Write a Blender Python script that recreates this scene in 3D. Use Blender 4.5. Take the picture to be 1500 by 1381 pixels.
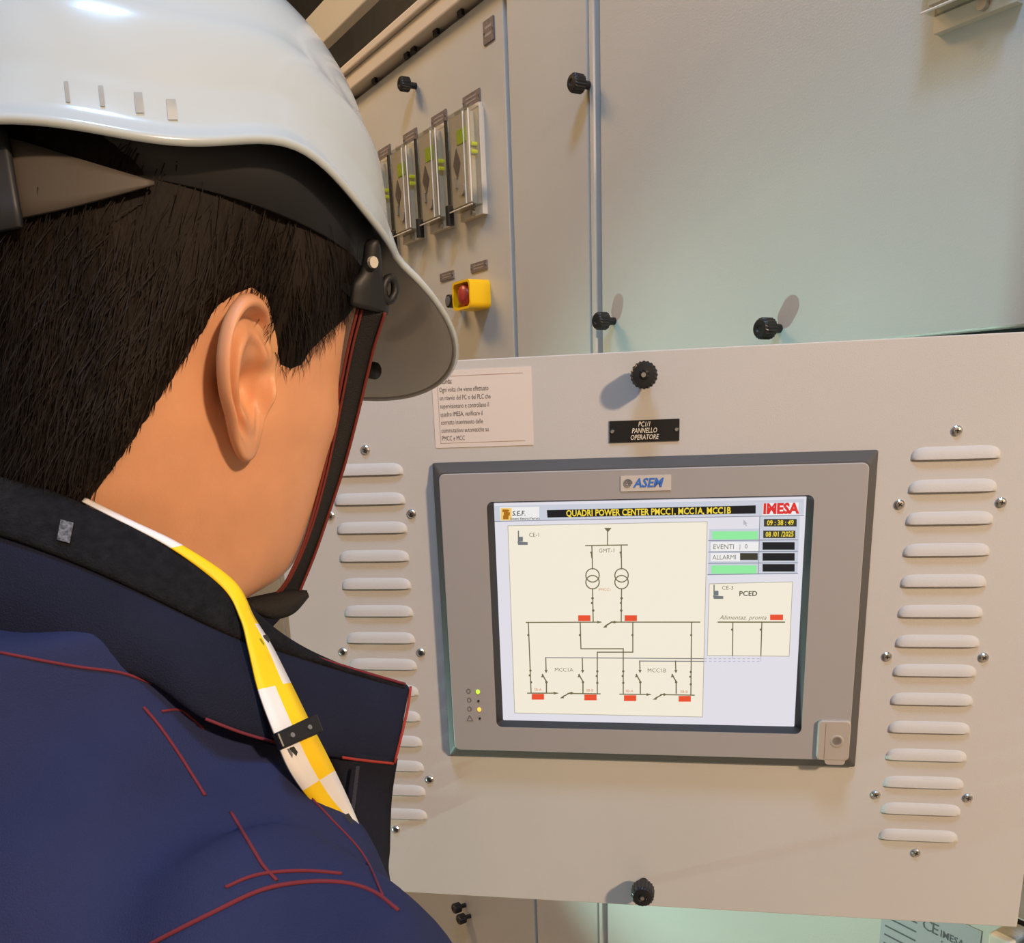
import bpy, bmesh, math, random
import numpy as np
from mathutils import Vector, Matrix
from mathutils.bvhtree import BVHTree
random.seed(7)
rng = np.random.default_rng(7)
for o in list(bpy.data.objects):
    bpy.data.objects.remove(o)
SC = bpy.context.scene
COL = SC.collection
PI = math.pi

# ------------------------------------------------------------------ camera
CAMZ = 1.62
FPX, PITCH, ROLL, CX, CY = 1335.05, 0.2882, -0.0391, 750.0, 1000.0
CAM = np.array([0, 0, CAMZ])
_fw = np.array([0, math.cos(PITCH), -math.sin(PITCH)])
_dn = np.array([0, -math.sin(PITCH), -math.cos(PITCH)])
_x = np.array([1.0, 0, 0])
_c, _s = math.cos(ROLL), math.sin(ROLL)
cd = bpy.data.cameras.new('camera')
cam = bpy.data.objects.new('camera', cd)
COL.objects.link(cam)
_r = _c * _x - _s * _dn
_u = -(_s * _x + _c * _dn)
cam.matrix_world = Matrix(((_r[0], _u[0], -_fw[0], 0), (_r[1], _u[1], -_fw[1], 0), (_r[2], _u[2], -_fw[2], CAMZ), (0, 0, 0, 1)))
cd.sensor_width = 36
cd.lens = FPX / 1500 * 36
cd.shift_y = (CY - 690.5) / 1500
cd.clip_start = 0.02
SC.camera = cam

# ------------------------------------------------------------------ world, lights, exposure
SC.view_settings.view_transform = 'Standard'
SC.view_settings.look = 'None'
SC.view_settings.gamma = 1
SC.view_settings.use_curve_mapping = False
SC.view_settings.exposure = 0.0
wd = bpy.data.worlds.new('world')
SC.world = wd
wd.use_nodes = True
wd.node_tree.nodes['Background'].inputs[0].default_value = (0.75, 0.85, 1.0, 1)
wd.node_tree.nodes['Background'].inputs[1].default_value = 0.02

def area(name, loc, target, sx, sy, power, color):
    l = bpy.data.lights.new(name, 'AREA')
    l.shape = 'RECTANGLE'; l.size = sx; l.size_y = sy; l.energy = power; l.color = color
    o = bpy.data.objects.new(name, l); COL.objects.link(o)
    o.location = loc
    o.rotation_euler = (Vector(target) - Vector(loc)).to_track_quat('-Z', 'Y').to_euler()
    return o
# aisle lamps: warm one behind to the right, cool tube above, warm one down the aisle
area('aisle_lamp_warm', (2.57, -2.88, 3.45), (0.137, 0.90, 1.42), 0.27, 0.27, 208, (1.0, 0.72, 0.48))
area('overhead_lamp_cool', (-0.05, -0.08, 3.80), (0.0, 0.6, 1.4), 0.45, 0.45, 40, (0.36, 0.62, 1.0))
area('aisle_lamp_far', (-1.75, 2.0, 3.80), (-0.6, 2.0, 1.6), 1.2, 0.4, 52, (1.0, 0.62, 0.28))
sp = bpy.data.lights.new('work_lamp', 'SPOT')
sp.energy = 84; sp.color = (0.58, 1.0, 0.88); sp.shadow_soft_size = 0.02
sp.spot_size = math.radians(50); sp.spot_blend = 0.75
spo = bpy.data.objects.new('work_lamp', sp); COL.objects.link(spo)
spo.location = (-1.20, 1.085, 0.70)
spo.rotation_euler = Vector((0.940, 0.136, 0.312)).to_track_quat('-Z', 'Y').to_euler()

# ------------------------------------------------------------------ frames
def ray(px, py):
    X, Y = px - CX, py - CY
    X, Y = _c * X + _s * Y, -_s * X + _c * Y
    return (np.array([X, 0, 0]) + FPX * _fw + Y * _dn) / FPX
def at(px, py, depth):
    return CAM + ray(px, py) * depth
class Frame:
    """vertical plane with origin O, x axis to the right along it, y axis into it, z up"""
    def __init__(s, O, yaw):
        s.O = np.array(O, float); s.yaw = yaw
        s.X = np.array([math.cos(yaw), math.sin(yaw), 0]); s.Y = np.array([-math.sin(yaw), math.cos(yaw), 0])
    def w(s, x, y, z):
        return s.O + s.X * x + s.Y * y + np.array([0, 0, z])
    def hit(s, px, py, off=0):
        """point of the plane lying `off` metres proud of it, seen at px,py -> local x, z"""
        P = s.O - s.Y * off
        d = ray(px, py)
        h = CAM + d * ((P - CAM) @ s.Y) / (d @ s.Y)
        return (h - P) @ s.X, (h - P)[2]
PL = Frame((0.1373, 0.9035, CAMZ - 0.2024), -0.1873)                # swung-open panel door
CB = Frame((0.541208, 0.84738335, CAMZ), -1.025)                     # cabinet row (z measured from eye height)
NOF = Frame((0, 0, 0), 0)

# ------------------------------------------------------------------ materials
MATS = {}
def mat(name, color, rough=0.5, metal=0.0, var=0.0, vscale=8.0, bump=0.0, bscale=400.0, emit=0.0, trans=0.0, ior=1.45, spec=0.5, sss=0.0, alpha=1.0, coat=0.0, detail=3.0, stretch=None):
    if name in MATS: return MATS[name]
    m = bpy.data.materials.new(name); MATS[name] = m
    m.use_nodes = True
    nt = m.node_tree; b = nt.nodes['Principled BSDF']
    col = (*color, 1)
    b.inputs['Base Color'].default_value = col
    b.inputs['Roughness'].default_value = rough
    b.inputs['Metallic'].default_value = metal
    b.inputs['IOR'].default_value = ior
    b.inputs['Specular IOR Level'].default_value = spec
    b.inputs['Transmission Weight'].default_value = trans
    b.inputs['Coat Weight'].default_value = coat
    b.inputs['Coat Roughness'].default_value = 0.08
    b.inputs['Alpha'].default_value = alpha
    if sss:
        b.inputs['Subsurface Weight'].default_value = sss
        b.inputs['Subsurface Radius'].default_value = (1, 0.35, 0.2)
        b.inputs['Subsurface Scale'].default_value = 0.006
    tc = nt.nodes.new('ShaderNodeTexCoord')
    src = tc.outputs['Object']
    if stretch:
        mp = nt.nodes.new('ShaderNodeMapping'); mp.inputs['Scale'].default_value = stretch
        nt.links.new(src, mp.inputs[0]); src = mp.outputs[0]
    if var:
        n = nt.nodes.new('ShaderNodeTexNoise'); n.inputs['Scale'].default_value = vscale; n.inputs['Detail'].default_value = detail
        nt.links.new(src, n.inputs['Vector'])
        r = nt.nodes.new('ShaderNodeValToRGB')
        r.color_ramp.elements[0].position = 0.3; r.color_ramp.elements[1].position = 0.7
        r.color_ramp.elements[0].color = (*[max(0, c * (1 - var)) for c in color], 1)
        r.color_ramp.elements[1].color = (*[min(1, c * (1 + var)) for c in color], 1)
        nt.links.new(n.outputs['Fac'], r.inputs[0]); nt.links.new(r.outputs[0], b.inputs['Base Color'])
    if bump:
        n2 = nt.nodes.new('ShaderNodeTexNoise'); n2.inputs['Scale'].default_value = bscale; n2.inputs['Detail'].default_value = 2
        nt.links.new(src, n2.inputs['Vector'])
        bp = nt.nodes.new('ShaderNodeBump'); bp.inputs['Strength'].default_value = bump; bp.inputs['Distance'].default_value = 0.002
        nt.links.new(n2.outputs['Fac'], bp.inputs['Height']); nt.links.new(bp.outputs[0], b.inputs['Normal'])
    if emit:
        b.inputs['Emission Color'].default_value = col
        b.inputs['Emission Strength'].default_value = emit
    return m
def srgb(r, g, b):
    f = lambda c: (c / 255) / 12.92 if c / 255 <= 0.04045 else ((c / 255 + 0.055) / 1.055) ** 2.4
    return (f(r), f(g), f(b))
def screen_mat(name, r, g, b, k=0.92):
    """a lit display pixel colour"""
    if name in MATS: return MATS[name]
    m = bpy.data.materials.new(name); MATS[name] = m; m.use_nodes = True
    B = m.node_tree.nodes['Principled BSDF']
    B.inputs['Base Color'].default_value = (0.01, 0.01, 0.01, 1); B.inputs['Roughness'].default_value = 0.4
    B.inputs['Specular IOR Level'].default_value = 0.1
    B.inputs['Emission Color'].default_value = (*srgb(r, g, b), 1); B.inputs['Emission Strength'].default_value = k
    return m
M_PAINT = mat('light_grey_powder_coat', (0.52, 0.50, 0.47), 0.55, spec=0.3, var=0.03, vscale=5, bump=0.10, bscale=900)
M_CAB = mat('cabinet_grey_paint', (0.50, 0.50, 0.47), 0.36, var=0.05, vscale=3, bump=0.12, bscale=500)
M_EDGE = mat('pale_edge_paint', (0.52, 0.50, 0.46), 0.45)
M_DARK = mat('dark_gap_rubber', (0.015, 0.015, 0.016), 0.8)
M_BLACK = mat('black_plastic', (0.012, 0.012, 0.013), 0.38)
M_STEEL = mat('bright_steel', (0.55, 0.53, 0.50), 0.28, metal=1.0)
M_ENGR = mat('engraved_tag_metal', (0.17, 0.14, 0.13), 0.45, var=0.3, vscale=300)
M_HMIG = mat('terminal_grey_plastic', (0.34, 0.32, 0.31), 0.5, bump=0.05, bscale=1500)
M_HMID = mat('terminal_dark_frame', (0.075, 0.07, 0.065), 0.5)
M_SURR = mat('screen_gasket_black', (0.022, 0.02, 0.02), 0.35)
M_INT = mat('cabinet_interior', (0.10, 0.10, 0.10), 0.7)
M_WHITE = mat('white_print', (0.85, 0.83, 0.80), 0.5)
M_BLKPRINT = mat('black_print', (0.03, 0.03, 0.03), 0.6)

# ------------------------------------------------------------------ mesh builder
class MB:
    def __init__(s): s.v = []; s.f = []
    def add(s, vs, fs):
        n = len(s.v); s.v += [tuple(map(float, a)) for a in vs]; s.f += [tuple(i + n for i in f) for f in fs]; return s
    def box(s, x0, x1, y0, y1, z0, z1):
        vs = [(x, y, z) for x in (x0, x1) for y in (y0, y1) for z in (z0, z1)]
        return s.add(vs, [(0, 1, 3, 2), (4, 6, 7, 5), (0, 4, 5, 1), (2, 3, 7, 6), (0, 2, 6, 4), (1, 5, 7, 3)])
    def quad(s, pts): return s.add(pts, [tuple(range(len(pts)))])
    def cyl(s, p0, p1, r0, r1=None, n=16, cap=True):
        return s.tube([p0, p1], [r0, r0 if r1 is None else r1], n, cap)
    def tube(s, path, radii, n=12, cap=True, closed=False):
        path = [np.array(p, float) for p in path]; m = len(path)
        if not hasattr(radii, '__len__'): radii = [radii] * m
        rings = []; prev = None
        for i in range(m):
            if closed: t = path[(i + 1) % m] - path[i - 1]
            else: t = path[min(i + 1, m - 1)] - path[max(i - 1, 0)]
            t = t / (np.linalg.norm(t) + 1e-12)
            if prev is None:
                a = np.array([0, 0, 1.0]) if abs(t[2]) < 0.9 else np.array([1.0, 0, 0])
            else: a = prev
            b1 = a - t * (a @ t); b1 /= np.linalg.norm(b1) + 1e-12; b2 = np.cross(t, b1); prev = b1
            rr = radii[i] if hasattr(radii[i], '__len__') else (radii[i], radii[i])
            rings.append([path[i] + rr[0] * math.cos(2 * PI * k / n) * b1 + rr[1] * math.sin(2 * PI * k / n) * b2 for k in range(n)])
        vs = [p for r in rings for p in r]; fs = []
        for i in range(m if closed else m - 1):
            j = (i + 1) % m
            for k in range(n):
                l = (k + 1) % n; fs.append((i * n + k, i * n + l, j * n + l, j * n + k))
        if cap and not closed:
            fs.append(tuple(range(n - 1, -1, -1))); fs.append(tuple((m - 1) * n + k for k in range(n)))
        return s.add(vs, fs)
    def loft(s, rings, cap0=True, cap1=True):
        n = len(rings[0]); m = len(rings); vs = [p for r in rings for p in r]; fs = []
        for i in range(m - 1):
            for k in range(n):
                l = (k + 1) % n; fs.append((i * n + k, i * n + l, (i + 1) * n + l, (i + 1) * n + k))
        if cap0: fs.append(tuple(range(n - 1, -1, -1)))
        if cap1: fs.append(tuple((m - 1) * n + k for k in range(n)))
        return s.add(vs, fs)
    def grid(s, rows):
        n = len(rows[0]); vs = [p for r in rows for p in r]
        return s.add(vs, [(i * n + k, i * n + k + 1, (i + 1) * n + k + 1, (i + 1) * n + k) for i in range(len(rows) - 1) for k in range(n - 1)])
    def mesh(s, name, M=None):
        me = bpy.data.meshes.new(name)
        me.from_pydata([tuple(p) for p in s.v], [], s.f); me.validate(); me.update()
        bm = bmesh.new(); bm.from_mesh(me); bmesh.ops.recalc_face_normals(bm, faces=bm.faces); bm.to_mesh(me); bm.free()
        if M: me.materials.append(M)
        return me
    def build(s, name, M, parent=None, smooth=False, bevel=0, sharp=None, solid=0, subsurf=0):
        me = s.mesh(name, M)
        return link(name, me, parent, smooth, bevel, sharp, solid, subsurf)
def link(name, me, parent=None, smooth=False, bevel=0, sharp=None, solid=0, subsurf=0):
    o = bpy.data.objects.new(name, me); COL.objects.link(o)
    if parent: o.parent = parent
    if smooth:
        for p in me.polygons: p.use_smooth = True
        if sharp: me.set_sharp_from_angle(angle=math.radians(sharp))
    if solid:
        md = o.modifiers.new('thickness', 'SOLIDIFY'); md.thickness = solid; md.offset = 0
    if bevel:
        md = o.modifiers.new('bevel', 'BEVEL'); md.width = bevel; md.segments = 2; md.limit_method = 'ANGLE'
    if subsurf:
        md = o.modifiers.new('subsurf', 'SUBSURF'); md.levels = subsurf; md.render_levels = subsurf
    return o
def tag(o, label=None, cat=None, group=None, kind=None):
    if label: o['label'] = label
    if cat: o['category'] = cat
    if group: o['group'] = group
    if kind: o['kind'] = kind
    return o
def thing(name, label, cat, loc, rotz=0, group=None):
    o = bpy.data.objects.new(name, None); COL.objects.link(o); o.empty_display_size = 0.05
    o.location = loc; o.rotation_euler = (0, 0, rotz)
    return tag(o, label, cat, group)
def copy_part(o, parent, loc=(0, 0, 0), rot=None):
    c = o.copy(); COL.objects.link(c); c.parent = parent; c.location = loc
    if rot: c.rotation_euler = rot
    return c
def evaluated_mesh(o, name):
    dg = bpy.context.evaluated_depsgraph_get(); dg.update()
    return bpy.data.meshes.new_from_object(o.evaluated_get(dg), depsgraph=dg)
def bake(o):
    """apply the modifiers of o without operators"""
    me = evaluated_mesh(o, o.name); old = o.data; o.modifiers.clear(); o.data = me; me.name = o.name
    return o
def text_mb(body, size, align='CENTER', shear=0.0, wide=1.0, bold=0.0):
    """text outline as (vertices in x,z), faces ; baseline-centred"""
    cu = bpy.data.curves.new('txt', 'FONT'); cu.body = body; cu.size = size; cu.align_x = align; cu.align_y = 'CENTER'; cu.shear = shear
    cu.resolution_u = 2; cu.offset = bold * size
    o = bpy.data.objects.new('txt', cu); COL.objects.link(o)
    me = evaluated_mesh(o, 'txt')
    vs = [(v.co.x * wide, v.co.y) for v in me.vertices]; fs = [tuple(p.vertices) for p in me.polygons]
    bpy.data.objects.remove(o); bpy.data.curves.remove(cu); bpy.data.meshes.remove(me)
    return vs, fs
def put_text(mb, body, x, z, y, size, **k):
    vs, fs = text_mb(body, size, **k)
    rot = 0.0
    mb.add([(x + a, y, z + b) for a, b in vs], fs)
def rrect(x0, x1, z0, z1, r, n=5):
    pts = []
    for cx, cz, a0 in ((x1 - r, z1 - r, 0), (x0 + r, z1 - r, 90), (x0 + r, z0 + r, 180), (x1 - r, z0 + r, 270)):
        for i in range(n + 1):
            a = math.radians(a0 + 90 * i / n); pts.append((cx + r * math.cos(a), cz + r * math.sin(a)))
    return pts

# ------------------------------------------------------------------ room shell (aisle of a switch room)
def struct(name, mb, M): return tag(mb.build(name, M), kind='structure')
M_FLOOR = mat('grey_floor', (0.45, 0.39, 0.31), 0.5, var=0.15, vscale=4)
M_CEIL = mat('dark_ceiling', (0.16, 0.155, 0.14), 0.8, var=0.1, vscale=2)
M_WALL = mat('dull_wall_paint', (0.42, 0.40, 0.36), 0.7, var=0.05, vscale=3)
def fbox(fr, x0, x1, y0, y1, z0, z1):
    mb = MB(); P = [fr.w(x, y, z) for x in (x0, x1) for y in (y0, y1) for z in (z0, z1)]
    return mb.add(P, [(0, 1, 3, 2), (4, 6, 7, 5), (0, 4, 5, 1), (2, 3, 7, 6), (0, 2, 6, 4), (1, 5, 7, 3)])
struct('floor', fbox(CB, -6, 6.0, -1.75, 1.2, -CAMZ - 0.1, -CAMZ), M_FLOOR)
struct('ceiling', fbox(CB, -6, 6.0, -1.75, 1.2, 2.30, 2.40), M_CEIL)
struct('wall_back', fbox(CB, -6, 6.0, 1.2, 1.3, -CAMZ, 2.30), mat('dark_back_wall', (0.13, 0.13, 0.12), 0.8, var=0.1))
struct('wall_front', fbox(CB, -6, 6.0, -1.85, -1.75, -CAMZ, 2.30), M_WALL)
struct('wall_end', fbox(CB, -6.1, -6, -1.75, 1.2, -CAMZ, 2.30), M_WALL)
struct('wall_near', fbox(CB, 6.0, 6.1, -1.75, 1.2, -CAMZ, 2.30), M_WALL)

# ------------------------------------------------------------------ switchgear cabinets
def cab_thing(x0, x1, label):
    t = thing('switchgear_cabinet', label, 'cabinet', CB.w((x0 + x1) / 2, 0.3, -CAMZ), CB.yaw, 'row of grey switchgear cabinets')
    t['ox'] = (x0 + x1) / 2
    return t
def cb(mb, t):
    """shift coordinates from the row frame (x along, y in, z from eye height) into the cabinet's own"""
    ox = t['ox']; mb.v = [(x - ox, y - 0.3, z + CAMZ) for x, y, z in mb.v]; return mb
TOPZ = 0.655
def knob_mb(n=20):
    """knurled thumb knob, axis along -y, base at the origin"""
    k = MB(); k.cyl((0, 0, 0), (0, -0.016, 0), 0.0055, 0.0055, 12)
    prof = [(-0.014, 0.009), (-0.016, 0.0125), (-0.031, 0.0125), (-0.034, 0.010), (-0.0345, 0.005), (-0.033, 0.0035)]
    rings = []
    for y, r in prof:
        rings.append([((r - (0.0009 if (i % 2 and r > 0.012) else 0)) * math.cos(2 * PI * i / 40), y, (r - (0.0009 if (i % 2 and r > 0.012) else 0)) * math.sin(2 * PI * i / 40)) for i in range(40)])
    k.loft(rings); return k
KNOB = knob_mb().mesh('knob', M_BLACK)
def add_knob(parent, loc, label=None):
    o = link('knob', KNOB, parent); o.location = loc
    if label: o['label'] = label
    return o
def local(t, x, y, z): return (x - t['ox'], y - 0.3, z + CAMZ)
def tag_plate(t, x0, x1, z0, z1, name='nameplate'):
    o = cb(MB().box(x0, x1, -0.0025, 0.0, z0, z1), t).build(name, M_ENGR, t)
    m = MB()
    h = (z1 - z0)
    for j in range(2):
        zz = z0 + h * (0.35 + 0.32 * j)
        m.box(x0 + (x1 - x0) * 0.2, x1 - (x1 - x0) * 0.2, -0.0028, -0.0025, zz - h * 0.06, zz + h * 0.06)
    m2 = cb(m, t).build('engraved_line', mat('engraving', (0.30, 0.27, 0.25), 0.5), o)
    for xx in (x0 + 0.003, x1 - 0.003):
        cb(MB().cyl((xx, -0.0025, (z0 + z1) / 2), (xx, -0.0036, (z0 + z1) / 2), 0.0018, n=8), t).build('rivet', M_STEEL, o)
    return o
def carcass(t, x0, x1, opening=None):
    m = MB(); e = 0.0015
    if opening is None:
        m.box(x0 + e, x1 - e, 0.018, 0.60, -CAMZ + 0.10, TOPZ)
    else:
        za, zb = opening; w = 0.018
        m.box(x0 + e, x0 + w, 0.018, 0.60, -CAMZ + 0.10, TOPZ); m.box(x1 - w, x1 - e, 0.018, 0.60, -CAMZ + 0.10, TOPZ)
        m.box(x0 + w, x1 - w, 0.018, 0.60, zb, TOPZ); m.box(x0 + w, x1 - w, 0.018, 0.60, -CAMZ + 0.10, za)
    cb(m, t).build('carcass', M_CAB, t)
    if opening:
        cb(MB().box(x0 + w, x1 - w, 0.50, 0.60, za, zb), t).build('compartment_back', M_INT, t)
    cb(MB().box(x0 + e, x1 - e, 0.05, 0.60, -CAMZ, -CAMZ + 0.10), t).build('plinth', mat('plinth_grey', (0.12, 0.12, 0.12), 0.6), t)
    # cornice rail with its step
    m = MB(); m.box(x0 + e, x1 - e, -0.022, 0.6, TOPZ, TOPZ + 0.030); m.box(x0 + e, x1 - e, -0.030, 0.6, TOPZ + 0.030, TOPZ + 0.046)
    cb(m, t).build('cornice', mat('cornice_cream_paint', (0.60, 0.54, 0.46), 0.45), t, bevel=0.003)
def door(t, x0, x1, z0, z1, name='door', M=None):
    g = 0.003
    cb(MB().box(x0 + g, x1 - g, 0.0165, 0.0178, z0 - 0.001, z1 + 0.001), t).build('door_gasket', M_DARK, t)
    return cb(MB().box(x0 + g, x1 - g, 0.0, 0.0165, z0 + g, z1 - g), t).build(name, M or M_CAB, t, bevel=0.0025)

# main bay: upper door, opening behind the swung panel, lower door
t = cab_thing(-0.745, 0.02, 'grey switchgear cabinet directly behind the swung-open operator panel door')
MAIN = t
carcass(t, -0.745, 0.02, (-0.550, 0.050))
door(t, -0.742, 0.002, 0.057, 0.650)
door(t, -0.742, 0.002, -1.50, -0.553)
cb(MB().box(-0.765, -0.7455, -0.006, 0.0, -1.50, 0.65), t)
for (px, py) in ((881, 470), (1121, 481)):
    x, z = CB.hit(px, py, 0.024); add_knob(t, local(t, x, 0, z))
cb(MB().box(0.004, 0.0185, -0.02, 0.0178, -1.50, 0.65), t).build('door_post', M_CAB, t, bevel=0.002)
# rating sticker low on the lower door
so = cb(MB().box(-0.178, -0.052, -0.0012, 0.0, -0.700, -0.575), t).build('rating_sticker', mat('sticker_silver', (0.36, 0.37, 0.41), 0.5), t)
m = MB()
put_text(m, 'IMESA', -0.085, -0.6015, -0.0015, 0.0125, bold=0.012, wide=0.9)
put_text(m, 'S.p.A.', -0.090, -0.6125, -0.0015, 0.007)
put_text(m, 'C', -0.1165, -0.6000, -0.0015, 0.020); put_text(m, 'E', -0.1065, -0.6000, -0.0015, 0.020)
for j in range(5):
    m.box(-0.172, -0.130, -0.0015, -0.0013, -0.604 - j * 0.012, -0.602 - j * 0.012)
cb(m, t).build('print', mat('sticker_ink', (0.09, 0.09, 0.11), 0.6), so)
cb(MB().box(-0.030, -0.004, -0.028, 0.0, -0.60, -0.555), t).build('latch_block', mat('latch_cream', (0.6, 0.57, 0.5), 0.5), t, bevel=0.003)

# narrow cable bay
t = cab_thing(-0.985, -0.745, 'narrow grey switchgear cable bay beside the bay with the operator panel')
carcass(t, -0.985, -0.745); door(t, -0.983, -0.766, -1.50, 0.650)
cb(MB().box(-0.7605, -0.750, -0.003, 0.0178, -1.50, 0.65), t).build('door_post', M_EDGE, t, bevel=0.002)
x, z = CB.hit(845, 122, 0.024); add_knob(t, local(t, x, 0, z))
# bay with the switch modules
t = cab_thing(-1.735, -0.985, 'grey switchgear cabinet carrying the row of transparent switch modules and yellow button')
LEFT = t
carcass(t, -1.735, -0.985); door(t, -1.733, -0.987, -1.50, 0.650)
x, z = CB.hit(591, 123, 0.026); add_knob(t, local(t, x, 0, z))
for (px, py) in ((668, 1330), (675, 1346)):
    x, z = CB.hit(px, py, 0.026); add_knob(t, local(t, x, 0, z))
tag_plate(t, -1.050, -1.017, 0.582, 0.615)
for i in range(5):
    x1 = -1.070 - i * 0.1205; tag_plate(t, x1 - 0.058, x1, 0.508, 0.527)
tag_plate(t, -1.248, -1.194, 0.247, 0.261); tag_plate(t, -1.127, -1.070, 0.246, 0.261)
for i, x in enumerate((-1.12, -1.21, -1.30, -1.33, -1.48, -1.60)):
    cb(MB().box(x - 0.008, x + 0.008, -0.006, 0.0, 0.646, 0.655), t).build('cornice_clip', M_BLACK, t)
# plain bays on both sides
for (x0, x1, lab) in ((-2.485, -1.735, 'plain grey switchgear cabinet next beyond the switch modules, hidden behind the hard hat'), (-3.235, -2.485, 'plain grey switchgear cabinet furthest down the aisle behind the man'), (0.02, 0.77, 'plain grey switchgear cabinet at the hinge side of the operator panel door'), (0.77, 1.52, 'plain grey switchgear cabinet two bays nearer than the operator panel')):
    t = cab_thing(x0, x1, lab); carcass(t, x0, x1); door(t, x0 + 0.002, x1 - 0.002, -1.50, 0.650)
    add_knob(t, local(t, x0 + 0.05, 0, 0.457))

# ------------------------------------------------------------------ transparent switch modules
def clear_plastic():
    m = bpy.data.materials.new('clear_cover_plastic'); m.use_nodes = True; nt = m.node_tree; nt.nodes.clear()
    o = nt.nodes.new('ShaderNodeOutputMaterial'); mx = nt.nodes.new('ShaderNodeMixShader'); tr = nt.nodes.new('ShaderNodeBsdfTransparent'); gl = nt.nodes.new('ShaderNodeBsdfGlossy')
    lw = nt.nodes.new('ShaderNodeLayerWeight'); lw.inputs[0].default_value = 0.25
    mu = nt.nodes.new('ShaderNodeMath'); mu.operation = 'MULTIPLY_ADD'; mu.inputs[1].default_value = 0.35; mu.inputs[2].default_value = 0.05
    tr.inputs[0].default_value = (0.96, 0.96, 0.93, 1); gl.inputs['Roughness'].default_value = 0.12
    nt.links.new(lw.outputs['Facing'], mu.inputs[0]); nt.links.new(mu.outputs[0], mx.inputs[0]); nt.links.new(tr.outputs[0], mx.inputs[1]); nt.links.new(gl.outputs[0], mx.inputs[2]); nt.links.new(mx.outputs[0], o.inputs[0])
    return m
M_CLEAR = clear_plastic()
M_MODB = mat('module_beige', (0.58, 0.53, 0.45), 0.45)
M_MODS = mat('module_side_grey', (0.33, 0.31, 0.27), 0.4)
def module_parts():
    """front faces -y, right bottom corner of the base at the origin; 0.082 wide, 0.165 tall"""
    W, H, d = 0.082, 0.165, 0.030
    P = {}
    P['base'] = (MB().box(-W, 0, -0.010, 0, 0, H).box(-W + 0.003, -0.018, -0.025, -0.010, 0.020, H - 0.004), M_MODB)
    P['green_label'] = (MB().box(-W + 0.030, -0.020, -0.0262, -0.025, H - 0.050, H - 0.028), mat('lime_label', srgb(178, 205, 40), 0.5, emit=0.0))
    P['diamond_plate'] = (MB().add([(-W + 0.026 + dx, y, H - 0.078 + dz) for y in (-0.025, -0.0262) for dx, dz in ((0, 0.024), (0.013, 0), (0, -0.024), (-0.013, 0))], [(0, 1, 2, 3), (7, 6, 5, 4), (0, 4, 5, 1), (1, 5, 6, 2), (2, 6, 7, 3), (3, 7, 4, 0)]), M_ENGR)
    P['handle'] = (MB().cyl((-W + 0.042, -0.025, 0.044), (-W + 0.042, -0.0285, 0.044), 0.009, n=14).box(-W + 0.018, -W + 0.024, -0.0285, -0.025, 0.050, 0.066), mat('module_handle', (0.40, 0.36, 0.31), 0.4))
    m = MB()
    t = 0.0022
    m.box(-W, 0, -d, -d + t, 0.014, H); m.box(-t, 0, -d + t, -0.010, 0.014, H); m.box(-W, -W + t, -d + t, -0.010, 0.014, H)
    m.box(-W + t, -t, -d + t, -0.010, H - t, H); m.box(-W + t, -t, -d + t, -0.010, 0.014, 0.014 + t)
    P['cover'] = (m, M_CLEAR)
    m = MB()
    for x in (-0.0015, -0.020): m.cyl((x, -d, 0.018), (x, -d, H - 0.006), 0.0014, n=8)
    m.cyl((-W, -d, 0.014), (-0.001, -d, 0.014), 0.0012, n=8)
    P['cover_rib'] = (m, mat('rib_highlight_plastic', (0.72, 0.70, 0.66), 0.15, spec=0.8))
    P['hinge_post'] = (MB().cyl((-W + 0.010, -0.012, H + 0.006), (-W + 0.030, -0.012, H + 0.006), 0.006, 0.004, 12), M_MODS)
    P['top_lug'] = (MB().box(-0.045, -0.004, -0.007, 0, H, H + 0.007), M_MODB)
    P['latch_clip'] = (MB().box(-W - 0.009, -W - 0.0002, -0.034, -0.022, -0.006, 0.026), M_BLACK)
    P['gap_strip'] = (MB().box(-W - 0.0035, -W - 0.0003, -0.031, -0.026, 0.027, H - 0.004), M_BLACK)  # black strip standing in for the dark gap between neighbouring modules
    P['lock_screw'] = (MB().cyl((-0.030, -0.010, 0.007), (-0.030, -0.016, 0.007), 0.005, n=10), M_STEEL)
    P['indicator_lamp'] = (MB().cyl((-0.012, -0.010, 0.110), (-0.012, -0.020, 0.110), 0.003, n=10).cyl((-0.012, -0.010, 0.098), (-0.012, -0.020, 0.098), 0.003, n=10), mat('yellow_green_lamp', srgb(190, 200, 40), 0.3, emit=0.25))
    return {k: (a[0].mesh(k, a[1])) for k, a in P.items()}
MP = module_parts()
def module(x, z, label, lone=False):
    t = thing('switch_module', label, 'switch module', CB.w(x, 0, z), CB.yaw, 'transparent-covered switch modules')
    for k, me in MP.items():
        if not (lone and k in ('latch_clip', 'gap_strip')): link(k, me, t)
    return t
labs = ['transparent-covered switch module nearest the cable bay, rightmost of the row', 'transparent-covered switch module second from the right in the row of four',
        'transparent-covered switch module third from the right, just clear of the hard hat', 'transparent-covered switch module at the left end, mostly behind the hard hat']
for i in range(4): module(-1.062 - i * 0.1205, 0.333, labs[i])
xr, zr = CB.hit(1500, 20, 0)
module(-0.118, 0.333, 'transparent-covered switch module alone at the top right corner of the picture', True)

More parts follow.
